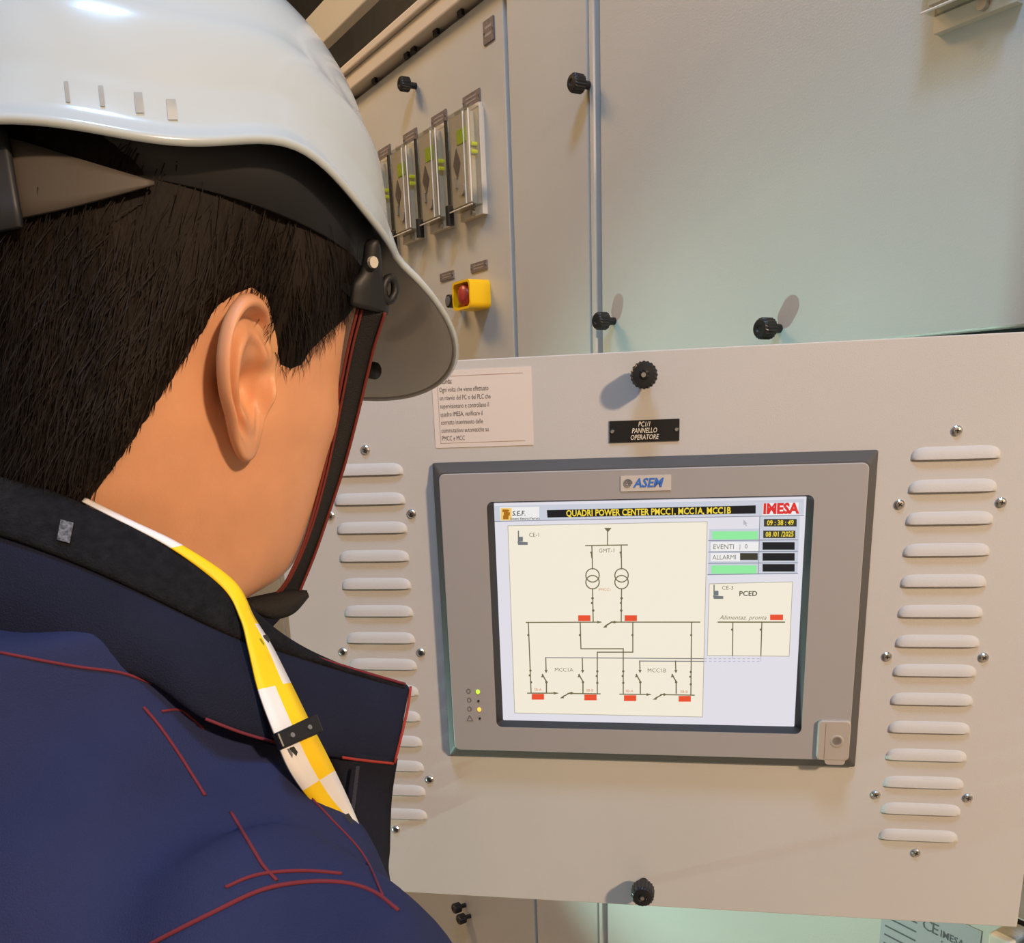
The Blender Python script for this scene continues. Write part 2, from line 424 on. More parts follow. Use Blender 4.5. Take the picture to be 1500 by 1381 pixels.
# yellow shrouded push button and the black key switch by it
x, z = -1.097, 0.2045
t = thing('emergency_button', 'red push button inside a yellow guard collar below the switch modules', 'button', CB.w(x, 0, z), CB.yaw)
def rr_ring(w, h, r, y): return [(a, y, b) for a, b in rrect(-w, w, -h, h, r)]
m = MB(); m.loft([rr_ring(.033, .024, .010, 0), rr_ring(.033, .024, .010, -.042), rr_ring(.029, .020, .008, -.042), rr_ring(.029, .020, .008, -.012)], True, True)
m.build('guard_collar', mat('signal_yellow', srgb(238, 190, 10), 0.4), t, smooth=True, sharp=40)
m = MB(); rings = []
for y, r in ((-.012, .010), (-.026, .010), (-.028, .0175), (-.034, .0185), (-.040, .016), (-.043, .009), (-.044, .001)):
    rings.append([(r * math.cos(2 * PI * k / 24) , y, r * math.sin(2 * PI * k / 24)) for k in range(24)])
m.loft(rings).build('button_head', mat('button_red', srgb(165, 60, 50), 0.35), t, smooth=True, sharp=50)
x, z = CB.hit(655, 441, 0.030)
t = thing('key_switch', 'small round black key switch left of the yellow guarded button', 'switch', CB.w(x, 0, z), CB.yaw)
MB().cyl((0, 0, 0), (0, -.028, 0), .0125, .0115, 20).build('barrel', M_BLACK, t, smooth=True, sharp=40)
MB().cyl((0, -.028, 0), (0, -.030, 0), .0085, .0085, 18).box(-.001, .001, -.0305, -.03, -.005, .005).build('key_face', mat('key_face_grey', (0.30, 0.29, 0.28), 0.35, metal=0.6), t)

# trunking and pipes over the cabinets
t = tag(fbox(CB, -4.5, 1.5, 0.30, 0.335, 1.062, 1.16).build('cable_trunking', mat('trunking_cream', (0.46, 0.47, 0.46), 0.5), bevel=0.004), 'cream cable trunking running overhead above the cabinets', 'trunking')
t = tag(MB().cyl(CB.w(-2.9, 0.25, 0.865), CB.w(-1.25, 0.25, 0.745), 0.012, n=10).build('conduit_pipe', mat('grey_conduit', (0.25, 0.245, 0.22), 0.5), smooth=True), 'thin grey conduit pipe above the cabinet top at upper left', 'pipe')

# ------------------------------------------------------------------ swung-open panel door
PD = thing('operator_panel_door', 'swung-open light grey panel door with louvre columns carrying the operator terminal', 'panel', PL.w(0, 0, 0), PL.yaw)
x0, x1, z0, z1 = -0.385, 0.385, -0.331, 0.253
m = MB()
m.box(x0, x1, 0, 0.002, z0, z1)
m.box(x0, x0 + 0.002, 0.002, 0.022, z0, z1); m.box(x1 - 0.002, x1, 0.002, 0.022, z0, z1)
m.box(x0, x1, 0.002, 0.022, z1 - 0.002, z1); m.box(x0, x1, 0.002, 0.022, z0, z0 + 0.002)
m.build('door_sheet', M_PAINT, PD, bevel=0.0012)
def louver():
    m = MB(); rows = []
    nU = 25; W = 0.0381; Hh = 0.0118; d = 0.0042
    for k in range(nU):
        u = -1 + 2 * k / (nU - 1); u = math.sin(u * PI / 2)
        e = max(0.0, 1 - abs(u) ** 9) ** 0.6
        rows.append([(u * W, 0.0003, Hh * (0.35 + 0.65 * e)), (u * W, -0.35 * d * e, Hh * (0.3 + 0.6 * e)), (u * W, -0.75 * d * e, Hh * 0.55 * (0.4 + 0.6 * e)), (u * W, -0.97 * d * e, Hh * 0.22), (u * W, -d * e, 0.0004), (u * W, -0.8 * d * e, 0.0), (u * W, 0.0003, 0.0012)])
    m.grid(rows); return m
LV = louver().mesh('louver', M_PAINT)
for p in LV.polygons: p.use_smooth = True
LV.set_sharp_from_angle(angle=math.radians(50))
for i in range(14):
    for cx in (-0.2815, 0.2798):
        o = link('louver', LV, PD); o.location = (cx, 0, 0.1464 - i * 0.0294)
mS = MB(); rings = []
for y, r in ((0, .0048), (-.0014, .0046), (-.0026, .0032), (-.003, .0012)):
    rings.append([(r * math.cos(2 * PI * k / 14), y, r * math.sin(2 * PI * k / 14)) for k in range(14)])
mS.loft(rings)
SCR = mS.mesh('screw', M_STEEL)
SLOT = MB().box(-.0021, .0021, -.0033, -.0026, -.0005, .0005).box(-.0005, .0005, -.0033, -.0026, -.0021, .0021).mesh('screw_recess', M_DARK)
for cx in (-0.2815, 0.279):
    for dx, z in ((0, .1715), (-.044, .1065), (.044, .1065), (-.044, -.0405), (.044, -.0405), (-.044, -.187), (.044, -.187), (0, -.2505)):
        o = link('screw', SCR, PD); o.location = (cx + dx, 0, z); o.rotation_euler = (0, random.uniform(0, 1.5), 0)
        link('screw_recess', SLOT, o)
for (px, py) in ((943, 549), (941, 1314)):
    x, z = PL.hit(px, py, 0.033); o = add_knob(PD, (x, 0, max(z, z0 + 0.006))); link('knob_stud', MB().cyl((0, -.033, 0), (0, -.0362, 0), .0032, .0022, 10).mesh('knob_stud', M_STEEL), o)
# engraved plate
o = MB().box(-0.0345, 0.0318, -0.0016, 0, 0.1708, 0.1908).build('nameplate', mat('black_engraved_plate', (0.010, 0.010, 0.010), 0.35), PD)
m = MB()
for s_, z_ in (('PC1/1', 0.1868), ('PANNELLO', 0.1809), ('OPERATORE', 0.1748)):
    put_text(m, s_, -0.0013, z_, -0.0019, 0.0066, shear=0.22, wide=0.72, bold=0.004)
m.build('lettering', M_WHITE, o)
for x in (-0.0318, 0.0290):
    MB().cyl((x, -0.0016, 0.181), (x, -0.0030, 0.181), 0.0021, 0.0015, 12).build('rivet', M_STEEL, o, smooth=True, sharp=40)
for z in (-0.26, 0.18):
    MB().cyl((x1 + 0.006, 0.014, z - 0.025), (x1 + 0.006, 0.014, z + 0.025), 0.006, n=12).build('hinge_barrel', M_STEEL, PD, smooth=True, sharp=40)

# paper notice
n0 = PL.hit(633, 541); 
NT = thing('paper_notice', 'white paper notice with Italian text taped beside the brim of the hard hat', 'notice', PL.w(-0.1585, 0, 0.2075), PL.yaw)
MB().box(-0.0495, 0.0495, -0.0006, 0, -0.0365, 0.0365).build('sheet', mat('notice_paper', (0.70, 0.62, 0.55), 0.35, coat=0.3), NT)
m = MB()
for j, s_ in enumerate(('Ricorda:', 'Ogni volta che viene effettuato', 'un riavvio del PC o del PLC che', 'supervisionano e controllano il', 'quadro IMESA, verificare il', 'corretto inserimento delle', 'commutazioni automatiche su', 'PMCC e MCC')):
    put_text(m, s_, -0.0425, 0.0262 - j * 0.0077, -0.0008, 0.0064, align='LEFT', wide=0.62, bold=0.012 if j == 0 else 0.0)
m.build('print', mat('notice_ink', (0.10, 0.075, 0.065), 0.6), NT)
m = MB(); b_ = 0.00035
xa, xb, za, zb = -0.0440, 0.0415, -0.0322, 0.0312
m.box(xa, xb, -.0008, -.0007, za, za + b_); m.box(xa, xb, -.0008, -.0007, zb - b_, zb); m.box(xa, xa + b_, -.0008, -.0007, za, zb)
m.build('border_line', mat('notice_border', (0.35, 0.24, 0.22), 0.6), NT)

# ------------------------------------------------------------------ operator terminal
D1 = 0.020
HM = thing('operator_terminal', 'grey industrial touch-screen terminal showing a power distribution diagram', 'touch screen', PL.w(0, 0, 0), PL.yaw)
hx0, hx1, hz0, hz1 = -0.2112, 0.2119, -0.1554, 0.1568
def avg_rect(pts, off):
    q = [PL.hit(px, py, off) for px, py in pts]
    return (q[0][0] + q[3][0]) / 2, (q[1][0] + q[2][0]) / 2, (q[2][1] + q[3][1]) / 2, (q[0][1] + q[1][1]) / 2
fx0, fx1, fz0, fz1 = avg_rect(((643, 693), (1273, 679), (1244, 1113), (665, 1099)), D1)
ox0, ox1, oz0, oz1 = avg_rect(((713, 735), (1193, 725), (1174, 1074), (727, 1066)), D1)
DS = 0.011
sx0, sx1, sz0, sz1 = avg_rect(((723.5, 737), (1182, 727), (1163, 1063.5), (737, 1055)), DS)
def ring2(x0, x1, z0, z1, r, y): return [(a, y, b) for a, b in rrect(x0, x1, z0, z1, r)]
m = MB(); m.loft([ring2(hx0, hx1, hz0, hz1, .002, 0), ring2(hx0, hx1, hz0, hz1, .002, -.005), ring2(fx0 - .001, fx1 + .001, fz0 - .001, fz1 + .001, .006, -D1 + .003), ring2(ox0 + .001, ox1 - .001, oz0 + .001, oz1 - .001, .005, -D1 + .003), ring2(ox0 + .001, ox1 - .001, oz0 + .001, oz1 - .001, .005, -.003)], True, True)
m.build('rear_frame', M_HMID, HM, smooth=True, sharp=30)
m = MB(); m.loft([ring2(fx0, fx1, fz0, fz1, .006, -D1 + .003), ring2(fx0, fx1, fz0, fz1, .006, -D1 + .0008), ring2(fx0 + .0008, fx1 - .0008, fz0 + .0008, fz1 - .0008, .0055, -D1), ring2(ox0, ox1, oz0, oz1, .006, -D1), ring2(ox0, ox1, oz0, oz1, .006, -D1 + .003)], False, False)
m.build('bezel', M_HMIG, HM, smooth=True, sharp=30)
m = MB(); m.loft([ring2(ox0, ox1, oz0, oz1, .006, -D1 + .0005), ring2(sx0, sx1, sz0, sz1, .001, -DS - .0002), ring2(sx0, sx1, sz0, sz1, .001, -DS + .001)], False, False)
m.build('screen_surround', M_SURR, HM, smooth=True, sharp=30)
S = MB().box(sx0 - .001, sx1 + .001, -DS, -DS + .004, sz0 - .001, sz1 + .001).build('screen', screen_mat('display_white', 232, 229, 238), HM)
S['label'] = 'lit display showing a single-line electrical diagram'
LAY = [0]
def sp_(px, py, lift=1): x, z = PL.hit(px, py, DS); return (x, -DS - 0.00008 * lift, z)
def poly(mb, pts, lift=1): mb.quad([sp_(a, b, lift) for a, b in pts])
def rect(mb, x0, y0, x1, y1, lift=1, q=None):
    poly(mb, [(x0, y0), (x1, y0), (x1, y1), (x0, y1)], lift)
def line(mb, pts, w=1.6, lift=3):
    for (a, b), (c, d) in zip(pts[:-1], pts[1:]):
        L = math.hypot(c - a, d - b) or 1; nx, ny = -(d - b) / L * w / 2, (c - a) / L * w / 2
        ex, ey = (c - a) / L * w / 2, (d - b) / L * w / 2
        poly(mb, [(a + nx - ex, b + ny - ey), (c + nx + ex, d + ny + ey), (c - nx + ex, d - ny + ey), (a - nx - ex, b - ny - ey)], lift)
def disc(mb, cx, cy, r, lift=3, n=10): poly(mb, [(cx + r * math.cos(2 * PI * k / n), cy + r * math.sin(2 * PI * k / n)) for k in range(n)], lift)
def ringp(mb, cx, cy, r, w=1.6, lift=3, n=28):
    line(mb, [(cx + r * math.cos(2 * PI * k / n), cy + r * math.sin(2 * PI * k / n)) for k in range(n + 1)], w, lift)
def stext(mb, s, px, py, hpx, lift=4, **k):
    x, y, z = sp_(px, py, lift); put_text(mb, s, x, z, y, hpx * 0.00068 * 1.38, **k)
def sgroup(name, mb, M, stuff=False):
    o = mb.build(name, M, S)
    if stuff: o['kind'] = 'stuff'
    return o
def pieces(name, M, fns):
    for fn in fns:
        m = MB(); fn(m); sgroup(name, m, M)
def R4(*a, lift=3): return lambda m: rect(m, *a, lift)
def P4(*pts, lift=1): return lambda m: poly(m, list(pts), lift)
def TX(*a, **k): return lambda m: stext(m, *a, **k)
def LN(pts, w=1.6, lift=3): return lambda m: line(m, pts, w, lift)
pieces('diagram_panel', screen_mat('display_cream', 250, 242, 222), [P4((744, 770), (1036, 764), (1029, 1050), (754, 1044)), P4((1039, 855), (1161, 852), (1156, 961), (1036, 960))])
pieces('panel_border', screen_mat('display_border', 170, 165, 140), [LN([(744, 770), (1036, 764), (1029, 1050), (754, 1044), (744, 770)], 0.8, 2), LN([(1039, 855), (1161, 852), (1156, 961), (1036, 960), (1039, 855)], 0.8, 2)])
pieces('toolbar', screen_mat('display_bluegrey', 208, 212, 224), [P4((724, 741), (1178, 731), (1177, 753), (725, 763)), P4((1039, 775), (1112, 774), (1110, 840), (1037, 841)), P4((1114, 756), (1172, 755), (1168, 839), (1112, 840))])
pieces('toolbar_box', screen_mat('display_boxwhite', 246, 244, 244), [P4((732, 743), (790, 742), (790, 761), (733, 763), lift=2), P4((1118, 737), (1170, 736), (1169, 753), (1117, 755), lift=2), R4(1041, 794, 1112, 807, lift=2), R4(1041, 810, 1084, 822, lift=2)])
pieces('black_field', screen_mat('display_black', 28, 28, 34), [P4((801, 747), (1107, 740), (1107, 752), (802, 758), lift=3)] + [R4(1117, y0, 1164, y0 + 11) for y0 in (794, 810, 826)])
pieces('dark_field', screen_mat('display_dark_olive', 62, 60, 48), [R4(1119, 760, 1167, 771), R4(1118, 777, 1165, 788), R4(1084, 810, 1110, 820)])
pieces('green_field', screen_mat('display_green', 150, 242, 165), [R4(1043, 778, 1110, 790), R4(1042, 828, 1108, 840)])
pieces('red_block', screen_mat('display_red', 240, 84, 50), [R4(x0, y0, x0 + 18, y0 + 8.5, lift=4) for x0, y0 in ((847, 901), (915, 901), (779, 1016), (856, 1017), (914, 1018), (994, 1019))] + [R4(1128, 900, 1147, 908, lift=4)])
OL = screen_mat('display_olive', 116, 108, 76)
def transformer(xx):
    def f(m): ringp(m, xx, 842.5, 9.8); ringp(m, xx, 852.5, 9.8)
    return f
pieces('transformer_symbol', OL, [transformer(868), transformer(910.5)])
pieces('busbar_line', OL, [LN([(858, 799), (919, 798)]), LN([(771, 911.5), (880, 911)]), LN([(898, 911), (1025, 911)]), LN([(773, 1015), (816, 1015)]), LN([(832, 1015.5), (879, 1016)]), LN([(908, 1016.5), (952, 1017)]), LN([(968, 1017), (1017, 1018)]), LN([(1052, 911), (1149, 911)], 1.8)])
def incoming(m): poly(m, [(885, 773), (896, 773), (890.5, 779.5)], 4); line(m, [(890, 776), (890, 798.5)])
pieces('incoming_arrow', OL, [incoming])
fe = []
for x, xx, xb in ((867, 868, 869), (910, 910.5, 910)):
    def f(m, x=x, xx=xx): line(m, [(x, 799), (xx, 833)]); disc(m, x - 1, 809, 1.6); line(m, [(x - .5, 809), (x, 816)], 2)
    def g(m, xx=xx, xb=xb): line(m, [(xx, 862), (xb, 911)]); disc(m, xx, 876, 2); disc(m, xx - 1, 883, 1.6); disc(m, xb, 894, 2)
    fe += [f, g]
def brk(m, x0, y0, x1, y1): disc(m, x0, y0, 1.8); disc(m, x0 - 1, y0 + 7, 1.6); disc(m, x1, y1, 1.8)
def f1(m): line(m, [(774, 912), (778, 1014)]); disc(m, 774, 930, 1.7); brk(m, 777, 982, 778, 999)
def f2(m): line(m, [(1013, 912), (1012, 1017)]); disc(m, 1012.5, 930, 1.7); brk(m, 1012, 984, 1012, 1002)
def f3(m): line(m, [(850, 912), (851, 950), (913, 950), (913, 1016)]); disc(m, 849.5, 930, 1.7); brk(m, 913, 983, 913, 1000)
def f4(m): line(m, [(927, 912), (927, 955), (875, 955), (875, 1016)]); disc(m, 926.5, 930, 1.7); brk(m, 875, 983, 875, 1000)
def f5(m): line(m, [(1073.5, 911), (1073, 960)]); disc(m, 1072.5, 922, 1.8)
def f6(m): line(m, [(1116, 911), (1114.5, 960)]); disc(m, 1114.5, 922, 1.8)
fe += [f1, f2, f3, f4, f5, f6]
for x, y in ((799.5, 963), (853, 963.5), (937, 968), (989.5, 968)):
    def f(m, x=x, y=y):
        line(m, [(x, y), (x + .5, 982)]); poly(m, [(x - 2, 981), (x + 3, 981), (x + .6, 986)], 4)
        line(m, [(x - 5, 988), (x + 1, 998), (x + 1, 1015)], 1.8); disc(m, x + 1, 999, 1.9); poly(m, [(x - 7, 992), (x - 4.5, 986), (x - 2, 991)], 4)
    fe.append(f)
pieces('feeder_line', OL, fe)
sw = []
def s0(m): poly(m, [(875, 909), (882, 911), (875, 913)], 4); line(m, [(887, 916.5), (896, 911), (903, 911)], 2); poly(m, [(883, 919), (889, 914), (889, 919)], 4); disc(m, 900, 911, 2)
sw.append(s0)
for x, y in ((815, 1015), (951, 1017)):
    def f(m, x=x, y=y):
        poly(m, [(x - 4, y - 2), (x + 4, y), (x - 4, y + 2)], 4); line(m, [(x + 10, y + 5), (x + 19, y), (x + 24, y)], 1.8); poly(m, [(x + 5, y + 7.5), (x + 11, y + 3), (x + 11, y + 7.5)], 4); disc(m, x + 22, y, 2)
    sw.append(f)
pieces('switch_symbol', OL, sw)
pieces('bus_line', screen_mat('display_bus_grey', 120, 120, 130), [LN([(799.5, 963), (1030, 964.5)], 1.3), LN([(937, 968), (1030, 968.5)], 1.3)])
m = MB()
for k in range(12): line(m, [(1032 + k * 7, 964.5), (1035 + k * 7, 964.5)], 0.9); line(m, [(1032 + k * 7, 968.5), (1035 + k * 7, 968.5)], 0.9)
line(m, [(1073, 960), (1073, 964)], 0.9); line(m, [(1114.5, 960), (1114.5, 968)], 0.9)
sgroup('dashed_line', m, screen_mat('display_lavender', 185, 180, 205), True)
pieces('caption', screen_mat('display_caption', 128, 120, 95), [TX('GMT-1', 889, 806.5, 6), TX('CE-1', 783, 783.5, 6), TX('CE-3', 1066, 861, 6), TX('MCC1A', 826, 981, 6.2), TX('MCC1B', 962, 982, 6.2), TX('Alimentaz. pronta', 1088, 904.5, 6.6, shear=0.3), TX('EVENTI', 1060, 801, 7, wide=0.95), TX('|  0', 1089, 800.5, 6.5), TX('ALLARMI', 1061, 816.5, 6.8, wide=0.9)])
pieces('bold_caption', screen_mat('display_bold', 70, 66, 56), [TX('PCED', 1096, 869.5, 7.2, bold=0.02, wide=1.05), TX('S.E.F.', 760, 752, 7, bold=0.02, shear=0.15), TX('Sistemi Elettrici Ferrara', 769, 759.5, 3.3, bold=0.02)])
pieces('small_red_caption', screen_mat('display_brick', 215, 130, 95), [TX(s_, x, y, 4.2) for x, y, s_ in ((788, 1010, 'SB-A'), (864, 1011, 'SB-B'), (922, 1012, 'SB-A'), (1002, 1013, 'SB-B'), (886, 863.5, 'PMCC1'))])
pieces('yellow_title', screen_mat('display_yellow', 250, 222, 70), [TX('QUADRI POWER CENTER PMCC1, MCC1A, MCC1B', 948, 750, 9.3, lift=5, wide=0.80, bold=0.025), TX('09 : 38 : 49', 1143, 765.8, 7.2, lift=5, wide=0.8, bold=0.02), TX('08 /01 /2025', 1142, 782.6, 7.2, lift=5, wide=0.75, bold=0.02)])
pieces('red_logo', screen_mat('display_logo_red', 228, 52, 48), [TX('IMESA', 1143.5, 745.5, 14, lift=5, wide=0.92, bold=0.05)])
pieces('logo_tile', screen_mat('display_orange', 248, 208, 120), [R4(733.5, 744, 749.5, 762)])
def mark(m): rect(m, 736, 746, 744, 750, 5); rect(m, 738, 750, 747, 755, 5); rect(m, 737, 755, 745, 760.5, 5); rect(m, 744, 746.5, 746, 749, 5)
pieces('logo_mark', screen_mat('display_brown', 176, 112, 30), [mark])
ic = []
for x, y in ((757, 778), (1043.5, 857)):
    def f(m, x=x, y=y): line(m, [(x + 2.5, y), (x + 2.5, y + 15)], 1.8, 3); rect(m, x + 3, y + 8, x + 9, y + 15, 4); poly(m, [(x + 1, y + 15), (x + 16, y + 16), (x + 16, y + 20), (x + 2, y + 20)], 4)
    ic.append(f)
pieces('plant_icon', screen_mat('display_icon_grey', 120, 124, 128), ic)
pieces('mouse_pointer', screen_mat('display_pointer', 190, 186, 196), [P4((1089, 760.5), (1089, 769), (1091, 767.5), (1093, 771), (1094, 770), (1092.5, 767), (1095, 767), lift=4)])
pieces('toolbar_line', screen_mat('display_toolbar_line', 140, 146, 160), [LN([(1038, y0), (1168, y0 - 1)], 1.2) for y0 in (791.5, 808.3, 825)] + [LN([(1037, 841.5), (1168, 839.5)], 1.4), LN([(725, 763.5), (1177, 754.5)], 1.2), LN([(1113, 757), (1111, 840)], 1.2)])
# maker's plate, LEDs, port cover
def fp(px, py, off=D1): return PL.hit(px, py, off)
xa, za = fp(909, 697); xb, zb = fp(983, 718)
o = MB().box(xa, xb, -D1 - .001, -D1, zb, za).build('maker_plate', mat('maker_plate_cream', (0.55, 0.50, 0.44), 0.4), HM)
m = MB(); cz = (za + zb) / 2; put_text(m, 'ASEM', (xa + xb) / 2 + .002, cz, -D1 - .0013, 0.0118, shear=0.25, bold=0.03, wide=0.95); m.build('maker_name', mat('maker_blue', srgb(62, 112, 190), 0.4), o)
m = MB()
m.tube([(xa + .0068 + (.0042 - .0036 * q) * math.cos(16 * q), -D1 - .0013, cz + (.0042 - .0036 * q) * math.sin(16 * q)) for q in np.linspace(0, 1, 50)], .0006, 5)
m.build('maker_emblem', mat('maker_grey', (0.2, 0.19, 0.19), 0.4), o)
for i, (px, py, nm, mm) in enumerate(((700, 1013, 'green', screen_mat('led_green', 205, 255, 60, 1.3)), (701, 1026.5, None, M_DARK), (702, 1039, 'amber', screen_mat('led_amber', 255, 205, 70, 1.3)), (703, 1052, None, M_DARK))):
    x, z = fp(px, py); r = 0.0024 if nm else 0.0013
    o = MB().add([(x + r * math.cos(a) * .8, -D1 - .0008, z + r * math.sin(a)) for a in np.linspace(0, 2 * PI, 13)[:-1]] + [(x + r * math.cos(a), -D1 + .001, z + r * math.sin(a)) for a in np.linspace(0, 2 * PI, 13)[:-1]], [tuple(range(12))] + [(k, (k + 1) % 12, 12 + (k + 1) % 12, 12 + k) for k in range(12)]).build('status_led', mm, HM)
    if nm: o['label'] = 'lit ' + nm + ' status light'
m = MB()
for px, py in ((686.5, 1012), (687.5, 1025), (688, 1038)):
    x, z = fp(px, py); m.tube([(x + .0020 * math.cos(a), -D1 - .0003, z + .0024 * math.sin(a)) for a in np.linspace(0, 2 * PI, 15)[:-1]], .0004, 5, closed=True)
x, z = fp(688.5, 1052); m.tube([(x - .0032, -D1 - .0003, z - .0026), (x, -D1 - .0003, z + .0034), (x + .0032, -D1 - .0003, z - .0026)], .0005, 5, closed=True)
m.build('status_icon', mat('icon_print_grey', (0.14, 0.12, 0.11), 0.6), HM)
xa, za = fp(1199, 1055, .024); xb, zb = fp(1243, 1114, .024)
m = MB(); m.loft([ring2(xa, xb, zb, za, .004, -D1 + .004), ring2(xa, xb, zb, za, .004, -D1 - .004), ring2(xa + .001, xb - .001, zb + .001, za - .001, .004, -D1 - .005)], True, True)
o = m.build('port_cover', mat('port_cover_beige', (0.40, 0.35, 0.30), 0.45), HM, smooth=True, sharp=30)
xc = (xa + xb) / 2 + .003
MB().loft([[(xc + r * math.cos(a), y, zb + .0205 + r * math.sin(a)) for a in np.linspace(0, 2 * PI, 17)[:-1]] for y, r in ((-D1 - .004, .0072), (-D1 - .0056, .0062), (-D1 - .0050, .0045))]).build('finger_dimple', MATS['port_cover_beige'], o, smooth=True)
MB().loft([ring2(xc - .010, xc + .009, zb - .0045, zb + .004, .003, -D1 + .004), ring2(xc - .010, xc + .009, zb - .0045, zb + .004, .003, -D1 - .0045)]).build('pull_tab', MATS['port_cover_beige'], o, smooth=True, sharp=30)
MB().box(xa + .0070, xa + .0075, -D1 - .0052, -D1 - .0048, zb + .002, za - .003).build('fold_line', mat('fold_brown', (0.22, 0.18, 0.15), 0.6), o)

# ------------------------------------------------------------------ the man
def axes(yaw, pit, rol):
    F0 = np.array([math.sin(yaw), math.cos(yaw), 0]); R0 = np.array([math.cos(yaw), -math.sin(yaw), 0]); U0 = np.array([0, 0, 1.0])
    F = F0 * math.cos(pit) - U0 * math.sin(pit); U = U0 * math.cos(pit) + F0 * math.sin(pit)
    R = R0 * math.cos(rol) - U * math.sin(rol); U2 = U * math.cos(rol) + R0 * math.sin(rol)
    return R, F, U2
class Pose:
    """local x = his right, y = forward, z = up"""
    def __init__(s, O, R, F, U): s.O = np.array(O, float); s.R, s.F, s.U = R, F, U
    def w(s, x, y, z): return s.O + s.R * x + s.F * y + s.U * z
    def inv(s, P): d = np.array(P) - s.O; return np.array([d @ s.R, d @ s.F, d @ s.U])
    def move(s, mb): mb.v = [tuple(s.w(*p)) for p in mb.v]; return mb
HEAD = Pose((-0.1738, 0.5242, CAMZ + 0.032), *axes(math.radians(42.0), math.radians(14.0), math.radians(7.3)))
NECK = np.array([-0.215, 0.470, CAMZ - 0.080])
TOR = Pose(NECK, *axes(math.radians(46), math.radians(4), 0))
PERSON = thing('person', 'man in navy workwear jacket with dark short hair leaning to read the touch screen', 'person', (NECK[0], NECK[1] - 0.0, 0), 0)
def rel(mb):
    """world coordinates -> the person's own"""
    mb.v = [(x - NECK[0], y - NECK[1], z) for x, y, z in mb.v]; return mb
M_SKIN = mat('skin', srgb(220, 160, 120), 0.48, var=0.06, vscale=35, bump=0.06, bscale=700, sss=0.25)
M_HAIR = mat('dark_brown_hair', (0.013, 0.0088, 0.0065), 0.7, spec=0.22, var=0.35, vscale=60, stretch=(1, 1, 0.2), bump=0.5, bscale=260)

def interp(tab, u):
    us = [a[0] for a in tab]
    return [np.interp(u, us, [a[k] for a in tab]) for k in range(1, len(tab[0]))]
# U, front, back, half width, squareness exponent     (head frame, metres)
HT = [(-.235, .050, -.108, .115, 2.0), (-.215, .045, -.102, .088, 2.0), (-.190, .040, -.096, .068, 2.0), (-.160, .036, -.089, .061, 2.0), (-.135, .038, -.083, .058, 2.0), (-.122, .048, -.080, .056, 2.0), (-.114, .066, -.078, .055, 2.0), (-.106, .080, -.077, .055, 2.0),
      (-.095, .086, -.076, .057, 2.1), (-.080, .089, -.075, .060, 2.2), (-.060, .091, -.076, .0645, 2.25), (-.040, .092, -.080, .068, 2.25), (-.020, .092, -.086, .0705, 2.25), (0, .093, -.091, .0725, 2.25), (.020, .094, -.099, .0745, 2.2),
      (.040, .098, -.103, .0755, 2.15), (.065, .095, -.102, .0735, 2.1), (.088, .084, -.094, .066, 2.0), (.106, .066, -.080, .054, 2.0), (.118, .040, -.058, .037, 2.0), (.1245, .012, -.030, .017, 2.0)]
def smooth_tab(tab, n):
    us = np.linspace(tab[0][0], tab[-1][0], n); cols = [interp(tab, u) for u in us]
    a = np.array(cols)
    for _ in range(3): a[1:-1] = (a[:-2] + 2 * a[1:-1] + a[2:]) / 4
    return us, a
NA = 96
us, ta = smooth_tab(HT, 110)
def gauss(x, s): return math.exp(-(x / s) ** 2)
def head_point(u, row, k):
    xf, xb, w, ex = row
    a = 2 * PI * k / NA
    ca, sa = math.cos(a), math.sin(a)                # a=0 front, a=90deg his right
    cy = (xf + xb) / 2 * 0.3
    f = (xf - cy) if ca > 0 else (cy - xb)
    e = 2 / ex
    y = cy + f * math.copysign(abs(ca) ** e, ca); x = w * math.copysign(abs(sa) ** e, sa)
    if ca > 0:                                       # face features
        ax = abs(x)
        nose = 0.024 * gauss(x, .011 + .006 * gauss(u + .022, .014)) * (gauss(u + .016, .016) if u < -.016 else gauss(u + .016, .032))
        brow = 0.004 * gauss(u - .036, .010) * gauss(ax - .028, .022)
        eye = -0.011 * gauss(u - .018, .013) * gauss(ax - .032, .016) + 0.006 * gauss(u - .016, .006) * gauss(ax - .032, .011)
        lips = 0.006 * gauss(x, .020) * (gauss(u + .047, .005) + gauss(u + .059, .006)) - 0.002 * gauss(x, .02) * gauss(u + .053, .003)
        chin = 0.006 * gauss(x, .018) * gauss(u + .090, .012) - 0.003 * gauss(x, .02) * gauss(u + .072, .007)
        cheek = 0.003 * gauss(u + .010, .02) * gauss(ax - .055, .015)
        y += (nose + brow + eye + lips + chin) * ca ** 0.5 if ca > 0 else 0
        x += math.copysign(cheek, x)
    # jaw line: soften under the cheek, hollow behind the jaw
    x *= 1 - gauss(u + .088, .028) * 0.05 * (gauss(a - PI * 0.62, 0.4) + gauss(2 * PI - a - PI * 0.62, 0.4))
    # hollow of the ear bowl
    x -= math.copysign(0.016 * math.exp(-((y + .003) / .011) ** 2 - ((u + .006) / .014) ** 2), x)
    return np.array([x, y, u])
head_rows = [[head_point(u, r, k) for k in range(NA)] for u, r in zip(us, ta)]
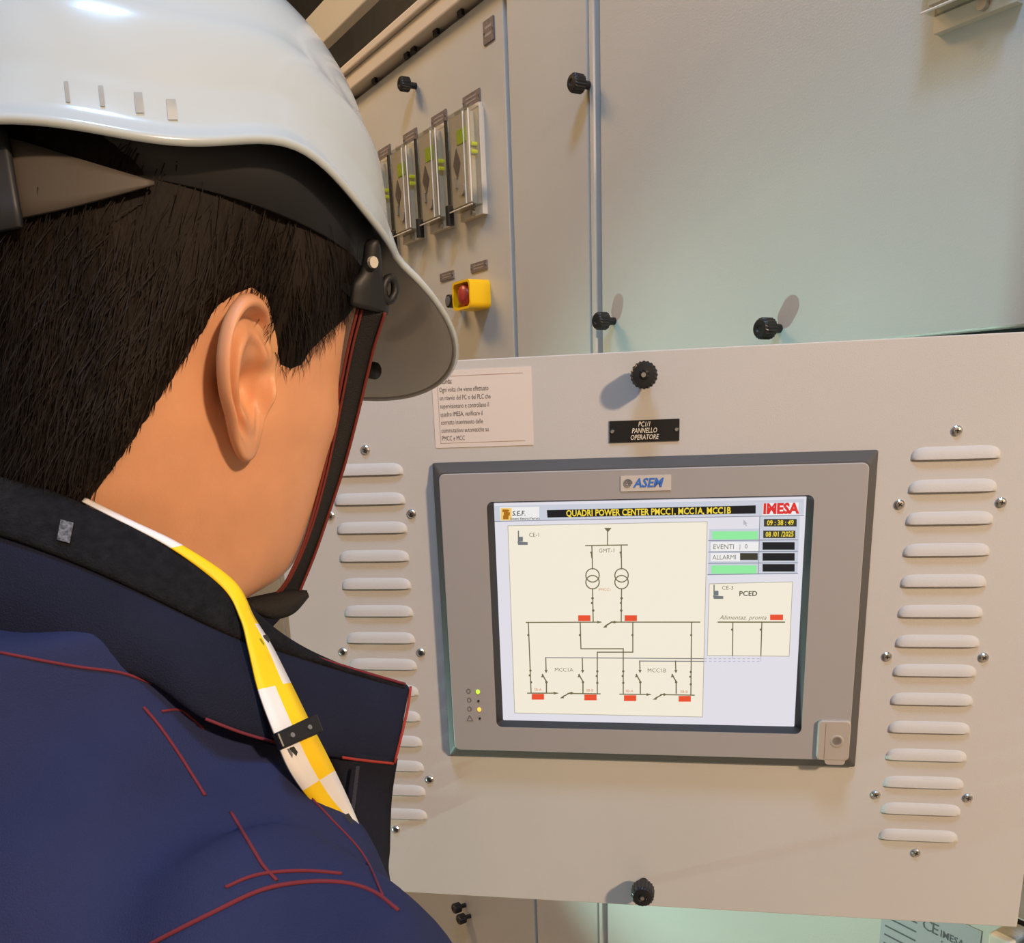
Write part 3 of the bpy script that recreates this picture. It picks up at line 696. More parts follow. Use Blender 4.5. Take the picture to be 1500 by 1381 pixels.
# shoulders and upper body hidden in the jacket, in head coordinates the neck runs down to the torso
def torso_ring(z, hw, hd, yc=0, n=NA): return [np.array([hw * math.sin(2 * PI * k / n), yc + hd * math.cos(2 * PI * k / n), z]) for k in range(n)]
rings_w = []
for z, hw, hd in ((-.75, .15, .10), (-.50, .155, .10), (-.30, .165, .10), (-.20, .160, .09), (-.15, .130, .080), (-.11, .085, .070), (-.085, .068, .066)):
    rings_w.append([TOR.w(*p) for p in torso_ring(z, hw, hd)])
NECKCUT = 34
for r in head_rows[NECKCUT:]: rings_w.append([HEAD.w(*p) for p in r])
BODY = MB(); BODY.loft(rings_w)
HEADTREE = MB().loft([[tuple(p) for p in r] for r in head_rows])
def ear(side):
    """outer ear in head coordinates; a = backwards, b = up in the ear plane"""
    key = [(-18, .0, .0)]
    out = [(-.0075, .016), (-.001, .028), (.010, .0345), (.021, .0325), (.0285, .022), (.0300, .008), (.0265, -.006), (.0195, -.017), (.0135, -.026), (.006, -.0330), (-.0015, -.0325), (-.0055, -.026), (-.0075, -.015), (-.0095, -.004), (-.0095, .006)]
    n = 72; pts = np.array(out); m = len(pts); P = []
    for k in range(n):       # closed Catmull-Rom
        t = k / n * m; i = int(t); u = t - i
        p0, p1, p2, p3 = pts[(i - 1) % m], pts[i % m], pts[(i + 1) % m], pts[(i + 2) % m]
        P.append(0.5 * ((2 * p1) + (-p0 + p2) * u + (2 * p0 - 5 * p1 + 4 * p2 - p3) * u * u + (-p0 + 3 * p1 - 3 * p2 + p3) * u ** 3))
    P = np.array(P); C = np.array([.0055, -.001])
    nr = 22; V = []; 
    def lift(a): return 0.0015 + 0.50 * max(a + .006, 0) - 4.5 * max(a - .012, 0) ** 2
    def height(q, rho):
        a, b = q
        back = min(1, max(0, (a + .004) / .010))                       # 0 along the face, 1 on the free rim
        lobe = min(1, max(0, (-b - .016) / .010))
        h = 0.0
        h += 0.0050 * gauss(rho - .93, .080) * back * (1 - .7 * lobe)                  # helix
        h -= 0.0036 * gauss(rho - .76, .07) * back * (1 - lobe)                        # scapha
        h += 0.0034 * gauss(rho - .57, .085) * back * (1 - lobe) * (1 if b < .018 else gauss(b - .018, .008))   # antihelix
        h -= 0.0135 * gauss(math.hypot(a - .004, (b + .002) * .75), .0088)              # concha
        h -= 0.0030 * gauss(math.hypot(a - .010, b - .020), .007)                      # triangular fossa
        h += 0.0046 * gauss(math.hypot((a + .0085) * .8, (b + .003) * .7), .0050)             # tragus
        h += 0.0030 * gauss(math.hypot(a - .0075, b + .0135), .0045)                   # antitragus
        h += 0.0020 * lobe * gauss(rho - .6, .4)
        h += 0.0035 * gauss(b - .012, .005) * gauss(a + .002, .006)                    # root of the helix
        return h
    rings = []
    for i in range(nr + 1):
        rho = (i / nr) ** 0.9
        ring = []
        for k in range(n):
            q = C + (P[k] - C) * max(rho, 0.001)
            ring.append((q[0], q[1], lift(q[0]) + height(q, rho)))
        rings.append(ring)
    last = rings[-1]
    for sc, dh in ((1.02, -.0012), (1.025, -.0030), (1.0, -.0048), (.90, -.0062), (.70, -.0075), (.50, -.016)):
        ring = []
        for k in range(n):
            q = C + (P[k] - C) * sc; hh = last[k][2]
            ring.append((q[0], q[1], lift(min(q[0], .03)) + (hh - lift(P[k][0])) * .5 + dh))
        rings.append(ring)
    til = math.radians(2); W = []
    for r in rings:
        rr = []
        for a, b, h in r:
            a2 = a * math.cos(til) - (-b) * math.sin(til) * -1 * -1; b2 = b * math.cos(til) - a * math.sin(til)
            a2 = a * math.cos(til) + b * math.sin(til)
            s_ = 1.10
            rr.append((side * (.0705 + h * 1.1), +.0035 - a2 * s_ * .95, b2 * s_ - .0045))
        W.append(rr)
    return W
for sd in (1, -1):
    BODY.loft([[tuple(HEAD.w(*p)) for p in r] for r in ear(sd)], True, True)
# arms and hands (inside the sleeves, hanging)
def arm_path(sd): return [(sd * .13, -.005, -.17), (sd * .225, -.005, -.24), (sd * .255, .010, -.40), (sd * .262, .10, -.60)]
for sd in (1, -1):
    p = arm_path(sd)
    BODY.add(*(lambda t: (t.v, t.f))(TOR.move(MB().tube(p + [(sd * .262, .122, -.645)], [.040, .042, .038, .028, .026], 16))))
    hb = np.array([sd * .262, .122, -.645]); dv = np.array([0, .35, -.94]); sv = np.array([0, .94, .35])
    palm = MB().tube([hb, hb + dv * .03, hb + dv * .07, hb + dv * .095], [(.026, .016), (.040, .015), (.042, .014), (.038, .011)], 16)
    palm = MB(); rr = []
    for q, a_, b_ in ((0, .026, .018), (.03, .037, .015), (.07, .042, .014), (.095, .040, .010)):
        rr.append([hb + dv * q + sv * a_ * math.cos(2 * PI * k / 16) + np.array([1, 0, 0]) * b_ * math.sin(2 * PI * k / 16) for k in range(16)])
    palm.loft(rr)
    for j, L in enumerate((.070, .080, .074, .058)):
        b0 = hb + dv * .088 + sv * (.030 - .020 * j); cu = np.array([-sd, 0, 0])
        palm.tube([b0, b0 + dv * L * .45 + cu * .006, b0 + dv * L * .78 + cu * .018, b0 + dv * L * .97 + cu * .034], [.0095, .009, .008, .006], 10)
    b0 = hb + dv * .025 + sv * .024; palm.tube([b0, b0 + dv * .03 + sv * .022, b0 + dv * .062 + sv * .026 - np.array([sd * .008, 0, 0])], [.013, .011, .008], 10)
    TOR.move(palm); BODY.add(palm.v, palm.f)
body = rel(BODY).build('body', M_SKIN, PERSON, smooth=True)
body['label'] = 'bare neck, ear and cheek'

# ---- hair: shell over the skull plus fine strands
SIDE_LINE = [(-.120, -.116), (-.075, -.108), (-.060, -.094), (-.048, -.056), (-.040, -.028), (-.030, .000), (-.022, .022), (-.008, .032), (.004, .028), (.009, .010), (.016, .000), (.026, .002), (.034, .016), (.046, .028), (.060, .040), (.075, .060), (.110, .075)]
def hair_depth(p):
    """height of a head-frame point above the hair line"""
    return p[2] - np.interp(p[1], [a for a, b in SIDE_LINE], [b for a, b in SIDE_LINE])
hm = MB(); hr = []
for r in head_rows:
    row = []
    for p in r:
        d = hair_depth(p); x, y, u = p
        c = np.array([0, -.008, min(u, .05) * 0.9]); n = p - c; n = n / (np.linalg.norm(n) + 1e-9)
        off = max(-.006, min(.0100, -.0030 + d * (.45 if d < .012 else .22) + (0 if d < .012 else .00276)))
        row.append((max(0.0, min(1.0, d / .045)) if off > -.0008 else 0.0, p + n * off, d))
    hr.append(row)
vs = []; fs = []
for i, row in enumerate(hr):
    for k, (h, p, d) in enumerate(row): vs.append(HEAD.w(*p))
for i in range(len(hr) - 1):
    for k in range(NA):
        l = (k + 1) % NA
        if max(hr[i][k][2], hr[i][l][2], hr[i + 1][k][2], hr[i + 1][l][2]) > -.012: fs.append((i * NA + k, i * NA + l, (i + 1) * NA + l, (i + 1) * NA + k))
hm.add(vs, fs)
hair = rel(hm).build('hair', M_HAIR, PERSON, smooth=True); tag(hair, 'short dark brown hair')
st = MB()
cand = [(i, k) for i in range(len(hr) - 1) for k in range(NA) if hr[i][k][0] > 0.0]
vsx = []; fsx = []
for _ in range(22000):
    i, k = cand[rng.integers(len(cand))]
    h, p, _d = hr[i][k]
    if p[2] > .085: continue
    q = hr[min(i + 1, len(hr) - 1)][(k + 1) % NA][1]
    a = p + (q - p) * rng.random(2).mean() + rng.normal(0, .0012, 3)
    out = np.array([p[0], p[1] + .008, 0]); out /= np.linalg.norm(out) + 1e-9
    down = np.array([0, -.25, -1.0]) if p[1] < 0.01 else np.array([0, .25, -1.0])
    down = down - out * (down @ out); down /= np.linalg.norm(down)
    down = down + rng.normal(0, .16, 3); L = (.006 + .014 * h) * rng.uniform(.7, 1.3)
    tang = np.cross(out, down); tang /= np.linalg.norm(tang) + 1e-9
    w_ = .00022
    b0 = a - out * .0005; b1 = a + down * L * .55 + out * .0012; b2 = a + down * L - out * .0003
    n0 = len(vsx)
    vsx += [HEAD.w(*(b0 - tang * w_)), HEAD.w(*(b0 + tang * w_)), HEAD.w(*(b1 + tang * w_)), HEAD.w(*(b1 - tang * w_)), HEAD.w(*b2)]
    fsx += [(n0, n0 + 1, n0 + 2, n0 + 3), (n0 + 3, n0 + 2, n0 + 4)]
me = bpy.data.meshes.new('hair_strands'); me.from_pydata([(v[0] - NECK[0], v[1] - NECK[1], v[2]) for v in vsx], [], fsx); me.materials.append(M_HAIR)
tag(link('hair_strands', me, hair), kind='stuff')

# ---- jacket
M_NAVY = mat('navy_cotton', srgb(40, 45, 77), 0.85, var=0.12, vscale=14, bump=0.35, bscale=1400, spec=0.2)
M_NAVYD = mat('dark_navy_cotton', srgb(27, 30, 47), 0.85, var=0.12, vscale=30, bump=0.35, bscale=1400, spec=0.2)
M_BLKC = mat('black_knit', (0.010, 0.010, 0.012), 0.9, var=0.3, vscale=200, bump=0.5, bscale=900, spec=0.15)
M_RED = mat('red_thread', srgb(108, 36, 46), 0.9)
M_ORG = mat('orange_thread', srgb(150, 46, 34), 0.9)
J = MB()
def jring(z, hw, hd, yc, ex=2.2, n=48):
    r = []
    for k in range(n):
        a = 2 * PI * k / n; s_, c_ = math.sin(a), math.cos(a)
        r.append((hw * math.copysign(abs(s_) ** (2 / ex), s_), yc + hd * math.copysign(abs(c_) ** (2 / ex), c_), z))
    return r
J.loft([jring(*a) for a in ((-.74, .205, .150, .01), (-.55, .200, .145, .01), (-.35, .208, .145, .005), (-.22, .212, .140, 0), (-.165, .205, .130, -.004), (-.125, .182, .120, -.012), (-.095, .148, .110, -.016), (-.070, .112, .102, -.018), (-.045, .088, .098, -.020), (-.026, .078, .092, -.022), (-.008, .072, .086, -.024))])
for sd in (1, -1):
    J.tube([(sd * .13, -.005, -.125), (sd * .185, -.005, -.160), (sd * .232, -.003, -.225), (sd * .258, .005, -.38), (sd * .264, .03, -.48), (sd * .266, .10, -.61)], [.055, .074, .074, .064, .058, .047], 24)
TOR.move(J)
jo = rel(J).build('jacket', M_NAVY, PERSON, smooth=True)
md = jo.modifiers.new('r', 'REMESH'); md.mode = 'VOXEL'; md.voxel_size = 0.007; md.use_smooth_shade = True
md = jo.modifiers.new('s', 'SMOOTH'); md.factor = 0.5; md.iterations = 14
bake(jo); jo.data.materials.clear(); jo.data.materials.append(M_NAVY)
for p in jo.data.polygons: p.use_smooth = True
# soft folds of the cloth
nv_ = len(jo.data.vertices); co_ = np.empty(nv_ * 3); no_ = np.empty(nv_ * 3)
jo.data.vertices.foreach_get('co', co_); jo.data.vertices.foreach_get('normal', no_)
co_ = co_.reshape(-1, 3); no_ = no_.reshape(-1, 3)
d_ = co_ + np.array([NECK[0], NECK[1], 0]) - TOR.O
qx, qy, qz = d_ @ TOR.R, d_ @ TOR.F, d_ @ TOR.U
an = np.arctan2(qx, -qy)
amp = 0.0022 * np.sin(qz * 55 + 3 * an + 1.5 * np.sin(qx * 23)) * np.clip((-qz - .05) / .12, 0, 1) + 0.0022 * np.sin(qx * 48 + qy * 62 + 2 * np.sin(qz * 40))
co_ = co_ + no_ * amp[:, None]
jo.data.vertices.foreach_set('co', co_.ravel()); jo.data.update()
tag(jo, 'navy cotton work jacket with red top-stitching')
JT = BVHTree.FromPolygons([tuple(v) for v in (co_ + np.array([NECK[0], NECK[1], 0]))], [tuple(p.vertices) for p in jo.data.polygons])
def on_jacket(px, py, lift=.0008, tree=None):
    d = ray(px, py); h, n, _, _ = (tree or JT).ray_cast(Vector(CAM), Vector(d / np.linalg.norm(d)))
    if h is None: return None
    if n @ Vector(d) > 0: n = -n
    return np.array(h + n * lift)
def spline(pts, n=8):
    pts = [np.array(p, float) for p in pts]; out = []
    P = [2 * pts[0] - pts[1]] + pts + [2 * pts[-1] - pts[-2]]
    for i in range(1, len(P) - 2):
        for j in range(n):
            u = j / n; p0, p1, p2, p3 = P[i - 1:i + 3]
            out.append(0.5 * ((2 * p1) + (-p0 + p2) * u + (2 * p0 - 5 * p1 + 4 * p2 - p3) * u * u + (-p0 + 3 * p1 - 3 * p2 + p3) * u ** 3))
    out.append(pts[-1]); return out
def stitch(px, r, M, parent, tree=None, name='stitching', lift=.0006):
    w = [on_jacket(a, b, lift, tree) for a, b in spline(px, 8)]
    w = [p for p in w if p is not None]
    if len(w) < 3: return
    return rel(MB().tube(w, r, 6)).build(name, M, parent, smooth=True)
# ---- collar (stand collar lying open) between its free top edge and its seam
def strip(name, T, B, M, parent, thick=.0025, nv=7, bulge=0.004, n=10):
    """T, B: lists of (px, py, depth)"""
    Ts = spline([at(*p) for p in T], n); Bs = spline([at(*p) for p in B], n)
    m_ = min(len(Ts), len(Bs)); rows = []
    Ti = [Ts[int(round(i * (len(Ts) - 1) / (m_ - 1)))] for i in range(m_)]; Bi = [Bs[int(round(i * (len(Bs) - 1) / (m_ - 1)))] for i in range(m_)]
    for a, b in zip(Ti, Bi):
        row = []
        for j in range(nv):
            t_ = j / (nv - 1); p = a + (b - a) * t_; v = CAM - p; v = v / np.linalg.norm(v)
            row.append(p + v * bulge * math.sin(PI * t_))
        rows.append(row)
    mb = MB().grid(rows)
    return mb, Ti, Bi
INN_T = [(-160, 660, .425), (-60, 682, .430), (0, 699, .430), (70, 717, .428), (135, 745, .428), (205, 778, .430), (275, 815, .438), (330, 858, .452), (352, 905, .466), (362, 935, .472)]
COL_T = [(-180, 740, .410), (-70, 762, .414), (0, 776, .416), (100, 812, .416), (200, 856, .420), (300, 905, .430), (365, 934, .446), (425, 951, .470), (510, 977, .498), (601, 1003, .528)]
COL_B = [(-180, 925, .415), (-70, 940, .416), (0, 952, .416), (110, 972, .412), (215, 998, .414), (300, 1056, .417), (397, 1092, .438), (450, 1104, .458), (510, 1114, .484), (577, 1121, .512)]
mb, Ti, Bi = strip('inner', INN_T, [(a, b + 10, c - .004) for a, b, c in COL_T], M_BLKC, None)
ICT = BVHTree.FromPolygons([tuple(v) for v in mb.v], mb.f)
inner = rel(mb).build('inner_collar', M_BLKC, PERSON, smooth=True, solid=.004, subsurf=1); tag(inner, 'black knitted inner collar')
mb, Ti, Bi = strip('collar', COL_T, COL_B, M_NAVY, None, bulge=.006)
CT = BVHTree.FromPolygons([tuple(v) for v in mb.v], mb.f)
mirror = MB(); mirror.v = [tuple(TOR.w(-q_[0], q_[1] + .30 * max(0, q_[1] - .05), q_[2] + .28 * max(0, q_[1] - .05))) for q_ in (TOR.inv(v) for v in mb.v)]; mirror.f = [f for f in mb.f if min(TOR.inv(mb.v[i])[0] for i in f) > -.004]
collar2 = rel(mirror).build('collar', M_NAVYD, jo, smooth=True, solid=.003, subsurf=1)
collar = rel(mb).build('collar', M_NAVYD, jo, smooth=True, solid=.003, subsurf=1); tag(collar, 'open stand collar edged with red stitching')
stitch([(a, b + 4) for a, b, c in COL_T[2:]], .0009, M_RED, jo, CT, lift=.0022)
stitch([(598, 1008), (592, 1045), (574, 1116)], .0008, M_ORG, jo, CT, lift=.0022)
stitch([(572, 1117), (530, 1113), (497, 1109)], .0008, M_ORG, jo, CT, lift=.0022)

stitch([(300, 1052), (350, 1072), (400, 1087), (440, 1097)], .0008, M_RED, jo, CT, lift=.0022)
for px_, r_ in (([(0, 956), (110, 976), (175, 985), (222, 1001)], .0010), ([(236, 1042), (262, 1040), (280, 1052), (298, 1068)], .0009), ([(210, 1036), (232, 1062), (262, 1105), (300, 1165)], .0011),
             ([(338, 1190), (365, 1235), (385, 1268), (405, 1290)], .0011), ([(330, 1300), (365, 1285), (400, 1278), (450, 1276), (500, 1280)], .0011), ([(190, 1400), (250, 1368), (310, 1338), (380, 1305), (440, 1293), (500, 1293), (545, 1306), (583, 1334)], .0013), ([(445, 1158), (480, 1195), (530, 1250), (560, 1312)], .0008)):
    stitch(px_, r_ * .72, M_RED, jo, lift=.0003)
# front edge of the open jacket with its zip
FR_L = [(470, 1098, .474), (500, 1150, .486), (530, 1220, .492), (560, 1300, .490), (600, 1400, .47)]
FR_R = [(580, 1110, .512), (571, 1170, .516), (568, 1240, .514), (568, 1290, .508), (600, 1400, .49)]
mb, Ti, Bi = strip('placket', FR_L, FR_R, M_NAVYD, None, bulge=.003)
rel(mb).build('front_placket', mat('placket_black_navy', srgb(26, 27, 38), .85, spec=.2, bump=.3, bscale=1400), jo, smooth=True, solid=.003)
z = MB()
for k in range(30):
    p = at(524 - k * .3, 1124 + k * 2.6, .478); z.box(p[0] - .0008, p[0] + .0008, p[1] - .0008, p[1] + .0008, p[2] - .0004, p[2] + .0004)
tag(rel(z).build('zip_teeth', mat('zip_dark', (.05, .05, .06), .4), jo), kind='stuff')
# small woven label on the inner collar
lq = [on_jacket(a_, b_, .0032, ICT) for a_, b_ in ((91, 768), (109, 773), (105, 800), (87, 795))]
lab_ = MB().quad([tuple(q_) for q_ in lq])
o = rel(lab_).build('woven_label', mat('label_grey', (.10, .10, .105), .7, var=.8, vscale=700), inner, solid=.0006)
# trousers and boots
TR = MB()
TR.loft([[tuple(p) for p in jring(*a)] for a in ((-.86, .175, .125, .0), (-.76, .180, .128, .0), (-.70, .172, .12, .0))])
for sd in (1, -1): TR.tube([(sd * .085, 0, -.80), (sd * .095, .0, -.95), (sd * .105, .01, -1.14), (sd * .11, -.005, -1.40), (sd * .11, -.008, -1.475)], [.092, .088, .070, .062, .064], 24)
UP = Pose(NECK, *axes(math.radians(46), 0, 0)); UP.move(TR)
tr = rel(TR).build('trousers', M_NAVYD, PERSON, smooth=True)
md = tr.modifiers.new('r', 'REMESH'); md.mode = 'VOXEL'; md.voxel_size = .012; md.use_smooth_shade = True
md = tr.modifiers.new('s', 'SMOOTH'); md.factor = .5; md.iterations = 6
bake(tr); tr.data.materials.clear(); tr.data.materials.append(M_NAVYD)
for sd in (1, -1):
    bt = MB(); zf = -NECK[2]
    rr = []
    for y, hw, h in ((-.075, .030, .06), (-.06, .042, .10), (-.02, .045, .115), (.03, .045, .105), (.08, .048, .075), (.14, .050, .058), (.175, .044, .050), (.195, .022, .035)):
        rr.append([(sd * .115 + hw * math.cos(a), y, zf + max(0.0, h * .5 + h * .5 * math.sin(a))) for a in np.linspace(0, 2 * PI, 17)[:-1]])
    bt.loft(rr); UP.move(bt); rel(bt).build('boot', mat('black_boot', (.015, .014, .013), .5), PERSON, smooth=True)

# ------------------------------------------------------------------ hard hat
HO = np.array([-.1681, .5362, CAMZ + .0944])
HAT = Pose(HO, *axes(.5883, .2144, -.0618))
HH = thing('hard_hat', 'glossy white safety helmet with peak and black chin strap worn by the man', 'helmet', tuple(HO), 0)
def hrel(mb): mb.v = [(x - HO[0], y - HO[1], z - HO[2]) for x, y, z in mb.v]; return mb
def bend(a):   # a in -pi..pi, 0 = front ; height of the rim
    d = abs(a)
    return -.0039 * gauss(d - 2.282, .34) + .0145 * gauss(d - 1.770, .35) - .004 * gauss(d - PI, .5) - .004 * gauss(d, .6)
def hat_ring(s, out=0.0, zoff=0.0, n=120, peak=0.0):
    ring = []
    for k in range(n):
        a = 2 * PI * k / n; d = a if a <= PI else a - 2 * PI
        ca, sa = math.cos(a), math.sin(a)
        af, b_ = (.111 if ca > 0 else .125), .1026
        rad = 1 / math.sqrt((ca / af) ** 2 + (sa / b_) ** 2)
        H = .1117
        rf = math.cos(s * PI / 2) ** .60 if s < 1 else 0
        step = .0035 * (1 / (1 + math.exp((s - .27) / .012)))         # shallow band above the rim
        r = rad * rf + (step if s < .9 else 0) + out
        pk = peak * (math.cos(min(abs(d), .90) / .90 * PI / 2) ** .75 if abs(d) < .90 else 0)
        z = H * math.sin(s * PI / 2) ** .95 + bend(d) * (1 - s) ** 2 + zoff
        # keel ridge along the crown
        r += .0
        ring.append(((r + pk) * sa, (r + pk) * ca, z - (.60 * pk) + .002))
    return ring
HR_ = []
HR_.append(hat_ring(0, .006, -.006, peak=.062)); HR_.append(hat_ring(0, .0075, -.0035, peak=.0635)); HR_.append(hat_ring(0, .0062, -.0015, peak=.062))
HR_.append(hat_ring(0, .003, .002, peak=.045)); HR_.append(hat_ring(0, .001, .006, peak=.022)); HR_.append(hat_ring(.03, .001, .008, peak=.007))
for s in list(np.linspace(.06, .94, 30)): HR_.append(hat_ring(s, 0, .006, peak=.004 * max(0, 1 - s * 6)))
HR_.append(hat_ring(.985, 0, .006))
hs = MB(); hs.loft(HR_, False, True); HAT.move(hs)
M_HAT = mat('white_helmet_plastic', (.47, .53, .55), .22, var=.02, vscale=6, coat=.5, bump=.02, bscale=60)
shell = hrel(hs).build('shell', M_HAT, HH, smooth=True)
md = shell.modifiers.new('t', 'SOLIDIFY'); md.thickness = .0028; md.offset = -1
# suspension: headband ring, cradle straps
M_HARN = mat('black_harness_plastic', (.012, .012, .013), .5)
def hband(z0, z1, k0, k1, sc=.86, n=64, thick=.003):
    rows = []
    for k in range(n + 1):
        a = k0 + (k1 - k0) * k / n; ca, sa = math.cos(a), math.sin(a); rad = 1 / math.sqrt((ca / .109) ** 2 + (sa / .100) ** 2) * sc
        rows.append([(rad * sa, rad * ca, z0), (rad * 1.005 * sa, rad * 1.005 * ca, (z0 + z1) / 2), (rad * sa, rad * ca, z1)])
    m_ = MB().grid(rows); HAT.move(m_); return hrel(m_)
hband(-.030, .030, -PI * .40, PI * .40, .92).build('headband', M_HARN, HH, smooth=True, solid=.003)
hband(-.012, .045, -PI, PI, .955).build('liner', M_HARN, HH, smooth=True, solid=.003)
HB = BVHTree.FromPolygons([tuple(v) for v in vs], fs)
def on_hair(px, py, lift):
    d = ray(px, py); h, n, _, _ = HB.ray_cast(Vector(CAM), Vector(d / np.linalg.norm(d)))
    return None if h is None else np.array(h) - d / np.linalg.norm(d) * lift
def hair_strip(T, B, lift, nv=5, n=8):
    rows = []
    for a, b in zip(spline([np.array(p) for p in T], n), spline([np.array(p) for p in B], n)):
        row = []
        for j in range(nv):
            p = a + (b - a) * j / (nv - 1); h = on_hair(p[0], p[1], lift)
            row.append(h if h is not None else at(p[0], p[1], .37))
        rows.append(row)
    return MB().grid(rows)
mb = hair_strip([(-70, 190), (20, 205), (110, 232), (226, 267)], [(-70, 345), (20, 322), (110, 302), (226, 271)], .006)
tag(hrel(mb).build('nape_strap', mat('taupe_strap', (.075, .062, .052), .6), HH, smooth=True, solid=.002), 'taupe adjusting strap at the back')
mb = hair_strip([(-60, 180), (-25, 185), (8, 190)], [(-50, 345), (-10, 340), (32, 332)], .012)
hrel(mb).build('adjuster_arm', mat('slate_plastic', (.03, .032, .038), .5), HH, smooth=True, solid=.003)
# chin strap
ST_L = [(524, 452, .482), (511, 505, .492), (500, 560, .503), (487, 630, .516), (470, 710, .526), (447, 790, .535), (420, 850, .541), (398, 876, .545)]
ST_R = [(564, 458, .486), (549, 505, .497), (539, 545, .506), (523, 612, .518), (505, 680, .529), (485, 742, .538), (461, 812, .546), (434, 878, .552)]
mb, Ti, Bi = strip('strap', ST_L, ST_R, M_BLKC, None, bulge=.0008, nv=4)
CS = hrel(mb).build('chin_strap', mat('black_webbing', (.012, .011, .012), .75, bump=.4, bscale=1500), HH, smooth=True, solid=.0015); tag(CS, 'black chin strap with red piped edges')
M_PIPE = mat('red_piping', srgb(112, 42, 34), .8)
for C in (Ti, Bi):
    Cc = [p + (CAM - p) * .004 for p in C]; hrel(MB().tube(Cc, .0009, 6)).build('piping', M_PIPE, CS, smooth=True)
Cc = [p + (q - p) * .16 + (CAM - p) * .004 for p, q in zip(Ti, Bi)]; hrel(MB().tube(Cc, .0008, 6)).build('piping', M_PIPE, CS, smooth=True)
mb, Ti, Bi = strip('cup', [(358, 880, .535), (392, 872, .540), (425, 866, .546), (450, 868, .552)], [(376, 896, .535), (402, 905, .538), (428, 897, .545), (450, 872, .552)], M_BLKC, None, bulge=.004)
hrel(mb).build('chin_cup', MATS['black_webbing'], HH, smooth=True, solid=.003)
# side clip with its slot
cl = MB()
c0 = [at(546, 352, .470), at(545, 385, .474), at(543, 415, .478), at(541, 455, .483)]
v_ = _fw
for i, (p, w_) in enumerate(zip(c0, (.0045, .0058, .0095, .0130))): pass
rings = []
for p, w_ in zip(spline(c0, 6), np.interp(np.linspace(0, 1, 19), [0, .08, .3, .55, .75, 1], [.002, .0048, .0055, .0075, .0130, .0135])):
    e1 = HEAD.F * .96 + HEAD.U * .1; e2 = HEAD.R
    rings.append([p + e1 * w_ * math.cos(2 * PI * k / 14) + e2 * .004 * math.sin(2 * PI * k / 14) for k in range(14)])
cl.loft(rings); SCL = hrel(cl).build('strap_clip', M_HARN, HH, smooth=True)
p = at(546, 384, .468); hrel(MB().cyl(p - HEAD.R * .001, p + HEAD.R * .0012, .0028, n=12)).build('clip_stud', mat('pale_stud', (.6, .57, .5), .4), SCL)
p = at(570, 424, .486); hrel(MB().tube([p + HEAD.F * .004 * math.cos(a) + HEAD.U * .006 * math.sin(a) for a in np.linspace(0, 2 * PI, 15)[:-1]], .0022, 8, closed=True)).build('strap_loop', M_HARN, SCL, smooth=True)
p = at(541, 542, .60); hrel(MB().cyl(p - HEAD.R * .006, p + HEAD.R * .006, .0055, n=14)).build('far_clip', M_HARN, HH, smooth=True)

# ------------------------------------------------------------------ lanyard
LN_L = [(120, 735, .431), (165, 758, .428), (250, 803, .430), (325, 860, .440), (352, 905, .436), (364, 950, .430), (378, 1010, .428), (400, 1070, .425), (425, 1130, .430), (462, 1180, .450), (500, 1208, .470), (530, 1250, .480)]
LN_R = [(125, 730, .434), (190, 762, .431), (268, 800, .434), (343, 852, .445), (372, 905, .446), (397, 945, .445), (425, 1000, .446), (452, 1055, .446), (478, 1105, .450), (500, 1150, .464), (520, 1195, .478), (545, 1260, .486)]
LY = thing('lanyard', 'yellow and white neck lanyard with black buckle hanging over the jacket collar', 'lanyard', tuple(at(440, 1075, .43)), 0)
LO = at(440, 1075, .43)
def lrel(mb): mb.v = [(x - LO[0], y - LO[1], z - LO[2]) for x, y, z in mb.v]; return mb
mb, Ti, Bi = strip('ribbon', LN_L, LN_R, None, None, bulge=.0006, nv=5, n=14)
rib = lrel(mb).build('ribbon', mat('lanyard_yellow', srgb(246, 205, 20), .55), LY, smooth=True, solid=.0012); rib.data.materials.append(mat('lanyard_white', (.78, .76, .74), .55))
for i, p in enumerate(rib.data.polygons):
    row = i // 4; c_ = i % 4; yy = (row + .5) / 14      # segment along the band
    right = c_ >= 2
    if yy < 2.0: white = True
    elif yy < 4.2: white = False
    elif yy < 6.0: white = c_ == 3 or (right and yy > 5.0 and c_ == 3)
    elif yy < 6.85: white = not right
    elif yy < 8.0: white = not right
    elif yy < 8.5: white = c_ < 2
    else: white = right
    p.material_index = 1 if white else 0
# black buckle with two rivets
bt, bb = [at(402, 1074, .419), at(462, 1046, .438)], [at(412, 1098, .419), at(472, 1072, .439)]
nb = np.cross(bt[1] - bt[0], bb[0] - bt[0]); nb /= np.linalg.norm(nb)
if nb @ (CAM - bt[0]) < 0: nb = -nb
bk = MB(); q = [bt[0], bt[1], bb[1], bb[0]]
bk.add([p + nb * .002 for p in q] + [p - nb * .003 for p in q], [(0, 1, 2, 3), (7, 6, 5, 4), (0, 4, 5, 1), (1, 5, 6, 2), (2, 6, 7, 3), (3, 7, 4, 0)])
bo = lrel(bk).build('buckle', M_BLACK, LY, bevel=.001)
for f_ in (.28, .70):
    p = (q[0] * (1 - f_) + q[1] * f_ + q[3] * (1 - f_) + q[2] * f_) / 2 + nb * .002
    lrel(MB().cyl(p, p + nb * .0008, .0012, n=10)).build('rivet', M_STEEL, bo)
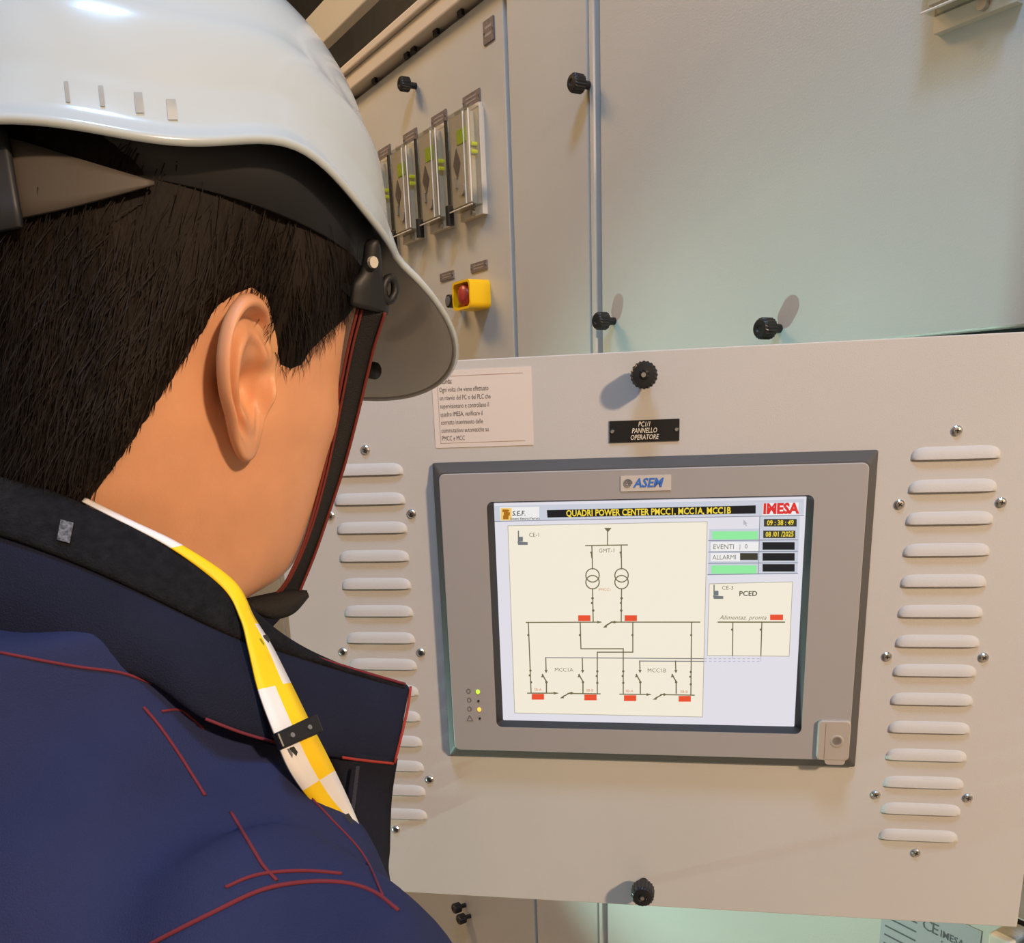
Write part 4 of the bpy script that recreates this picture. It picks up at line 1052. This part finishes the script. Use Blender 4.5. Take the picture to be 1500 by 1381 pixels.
for (px_, py_, dp, sz) in ((390, 935, .434, 6), (430, 1100, .426, 7), (510, 1200, .466, 9)):
    mk = MB(); mk.quad([tuple(at(px_ + a * sz, py_ + b * sz, dp)) for a, b in ((-.9, -.7), (.1, -1), (.9, .2), (.6, 1.1), (-.1, .4), (-.4, .1))])
    lrel(mk).build('printed_mark', M_BLKPRINT, rib)

# faint tape residue on the side of the helmet shell
SHT = BVHTree.FromPolygons([tuple(np.array(v.co) + HO) for v in shell.data.vertices], [tuple(q_.vertices) for q_ in shell.data.polygons])
for (x0_, y0_, w_, h_) in ((94, 120, 6, 30), (144, 126, 7, 30), (196, 136, 12, 30), (243, 146, 14, 30)):
    rows = []
    for i in range(4):
        rows.append([on_jacket(x0_ + w_ * i / 3 + j * .8, y0_ + h_ * j / 4, .0004, SHT) for j in range(5)])
    if all(q_ is not None for r_ in rows for q_ in r_):
        hrel(MB().grid(rows)).build('tape_residue', mat('residue_grey', (.33, .36, .37), .3, coat=.3), shell, smooth=True)

# the other side of strap and inner collar
def mirrored(o, pose, origin, parent, name):
    m_ = MB(); m_.v = [tuple(pose.w(*(pose.inv(np.array(v.co) + origin) * np.array([-1, 1, 1]))) - origin) for v in o.data.vertices]; m_.f = [tuple(q_.vertices) for q_ in o.data.polygons]
    n_ = m_.build(name, o.data.materials[0], parent, smooth=True)
    for md_ in o.modifiers:
        if md_.type == 'SOLIDIFY': k_ = n_.modifiers.new('thickness', 'SOLIDIFY'); k_.thickness = md_.thickness; k_.offset = md_.offset
    return n_
mirrored(CS, HEAD, HO, HH, 'chin_strap')
mirrored(inner, TOR, np.array([NECK[0], NECK[1], 0]), PERSON, 'inner_collar')
for sd in (1, -1):
    c_ = HEAD.w(sd * .032, .0735, .017)
    def ball(r0, a1):
        rr = []
        for i in range(1, 9):
            t_ = a1 * i / 8
            rr.append([c_ + HEAD.F * r0 * math.cos(t_) + (HEAD.R * math.cos(k * PI / 8) + HEAD.U * math.sin(k * PI / 8)) * r0 * math.sin(t_) for k in range(16)])
        return rel(MB().loft(rr))
    e_ = ball(.0118, 2.2).build('eye', mat('eye_white', (.75, .72, .68), .25), PERSON, smooth=True)
    ball(.0121, .50).build('iris', mat('iris_brown', (.04, .02, .012), .2), e_, smooth=True)
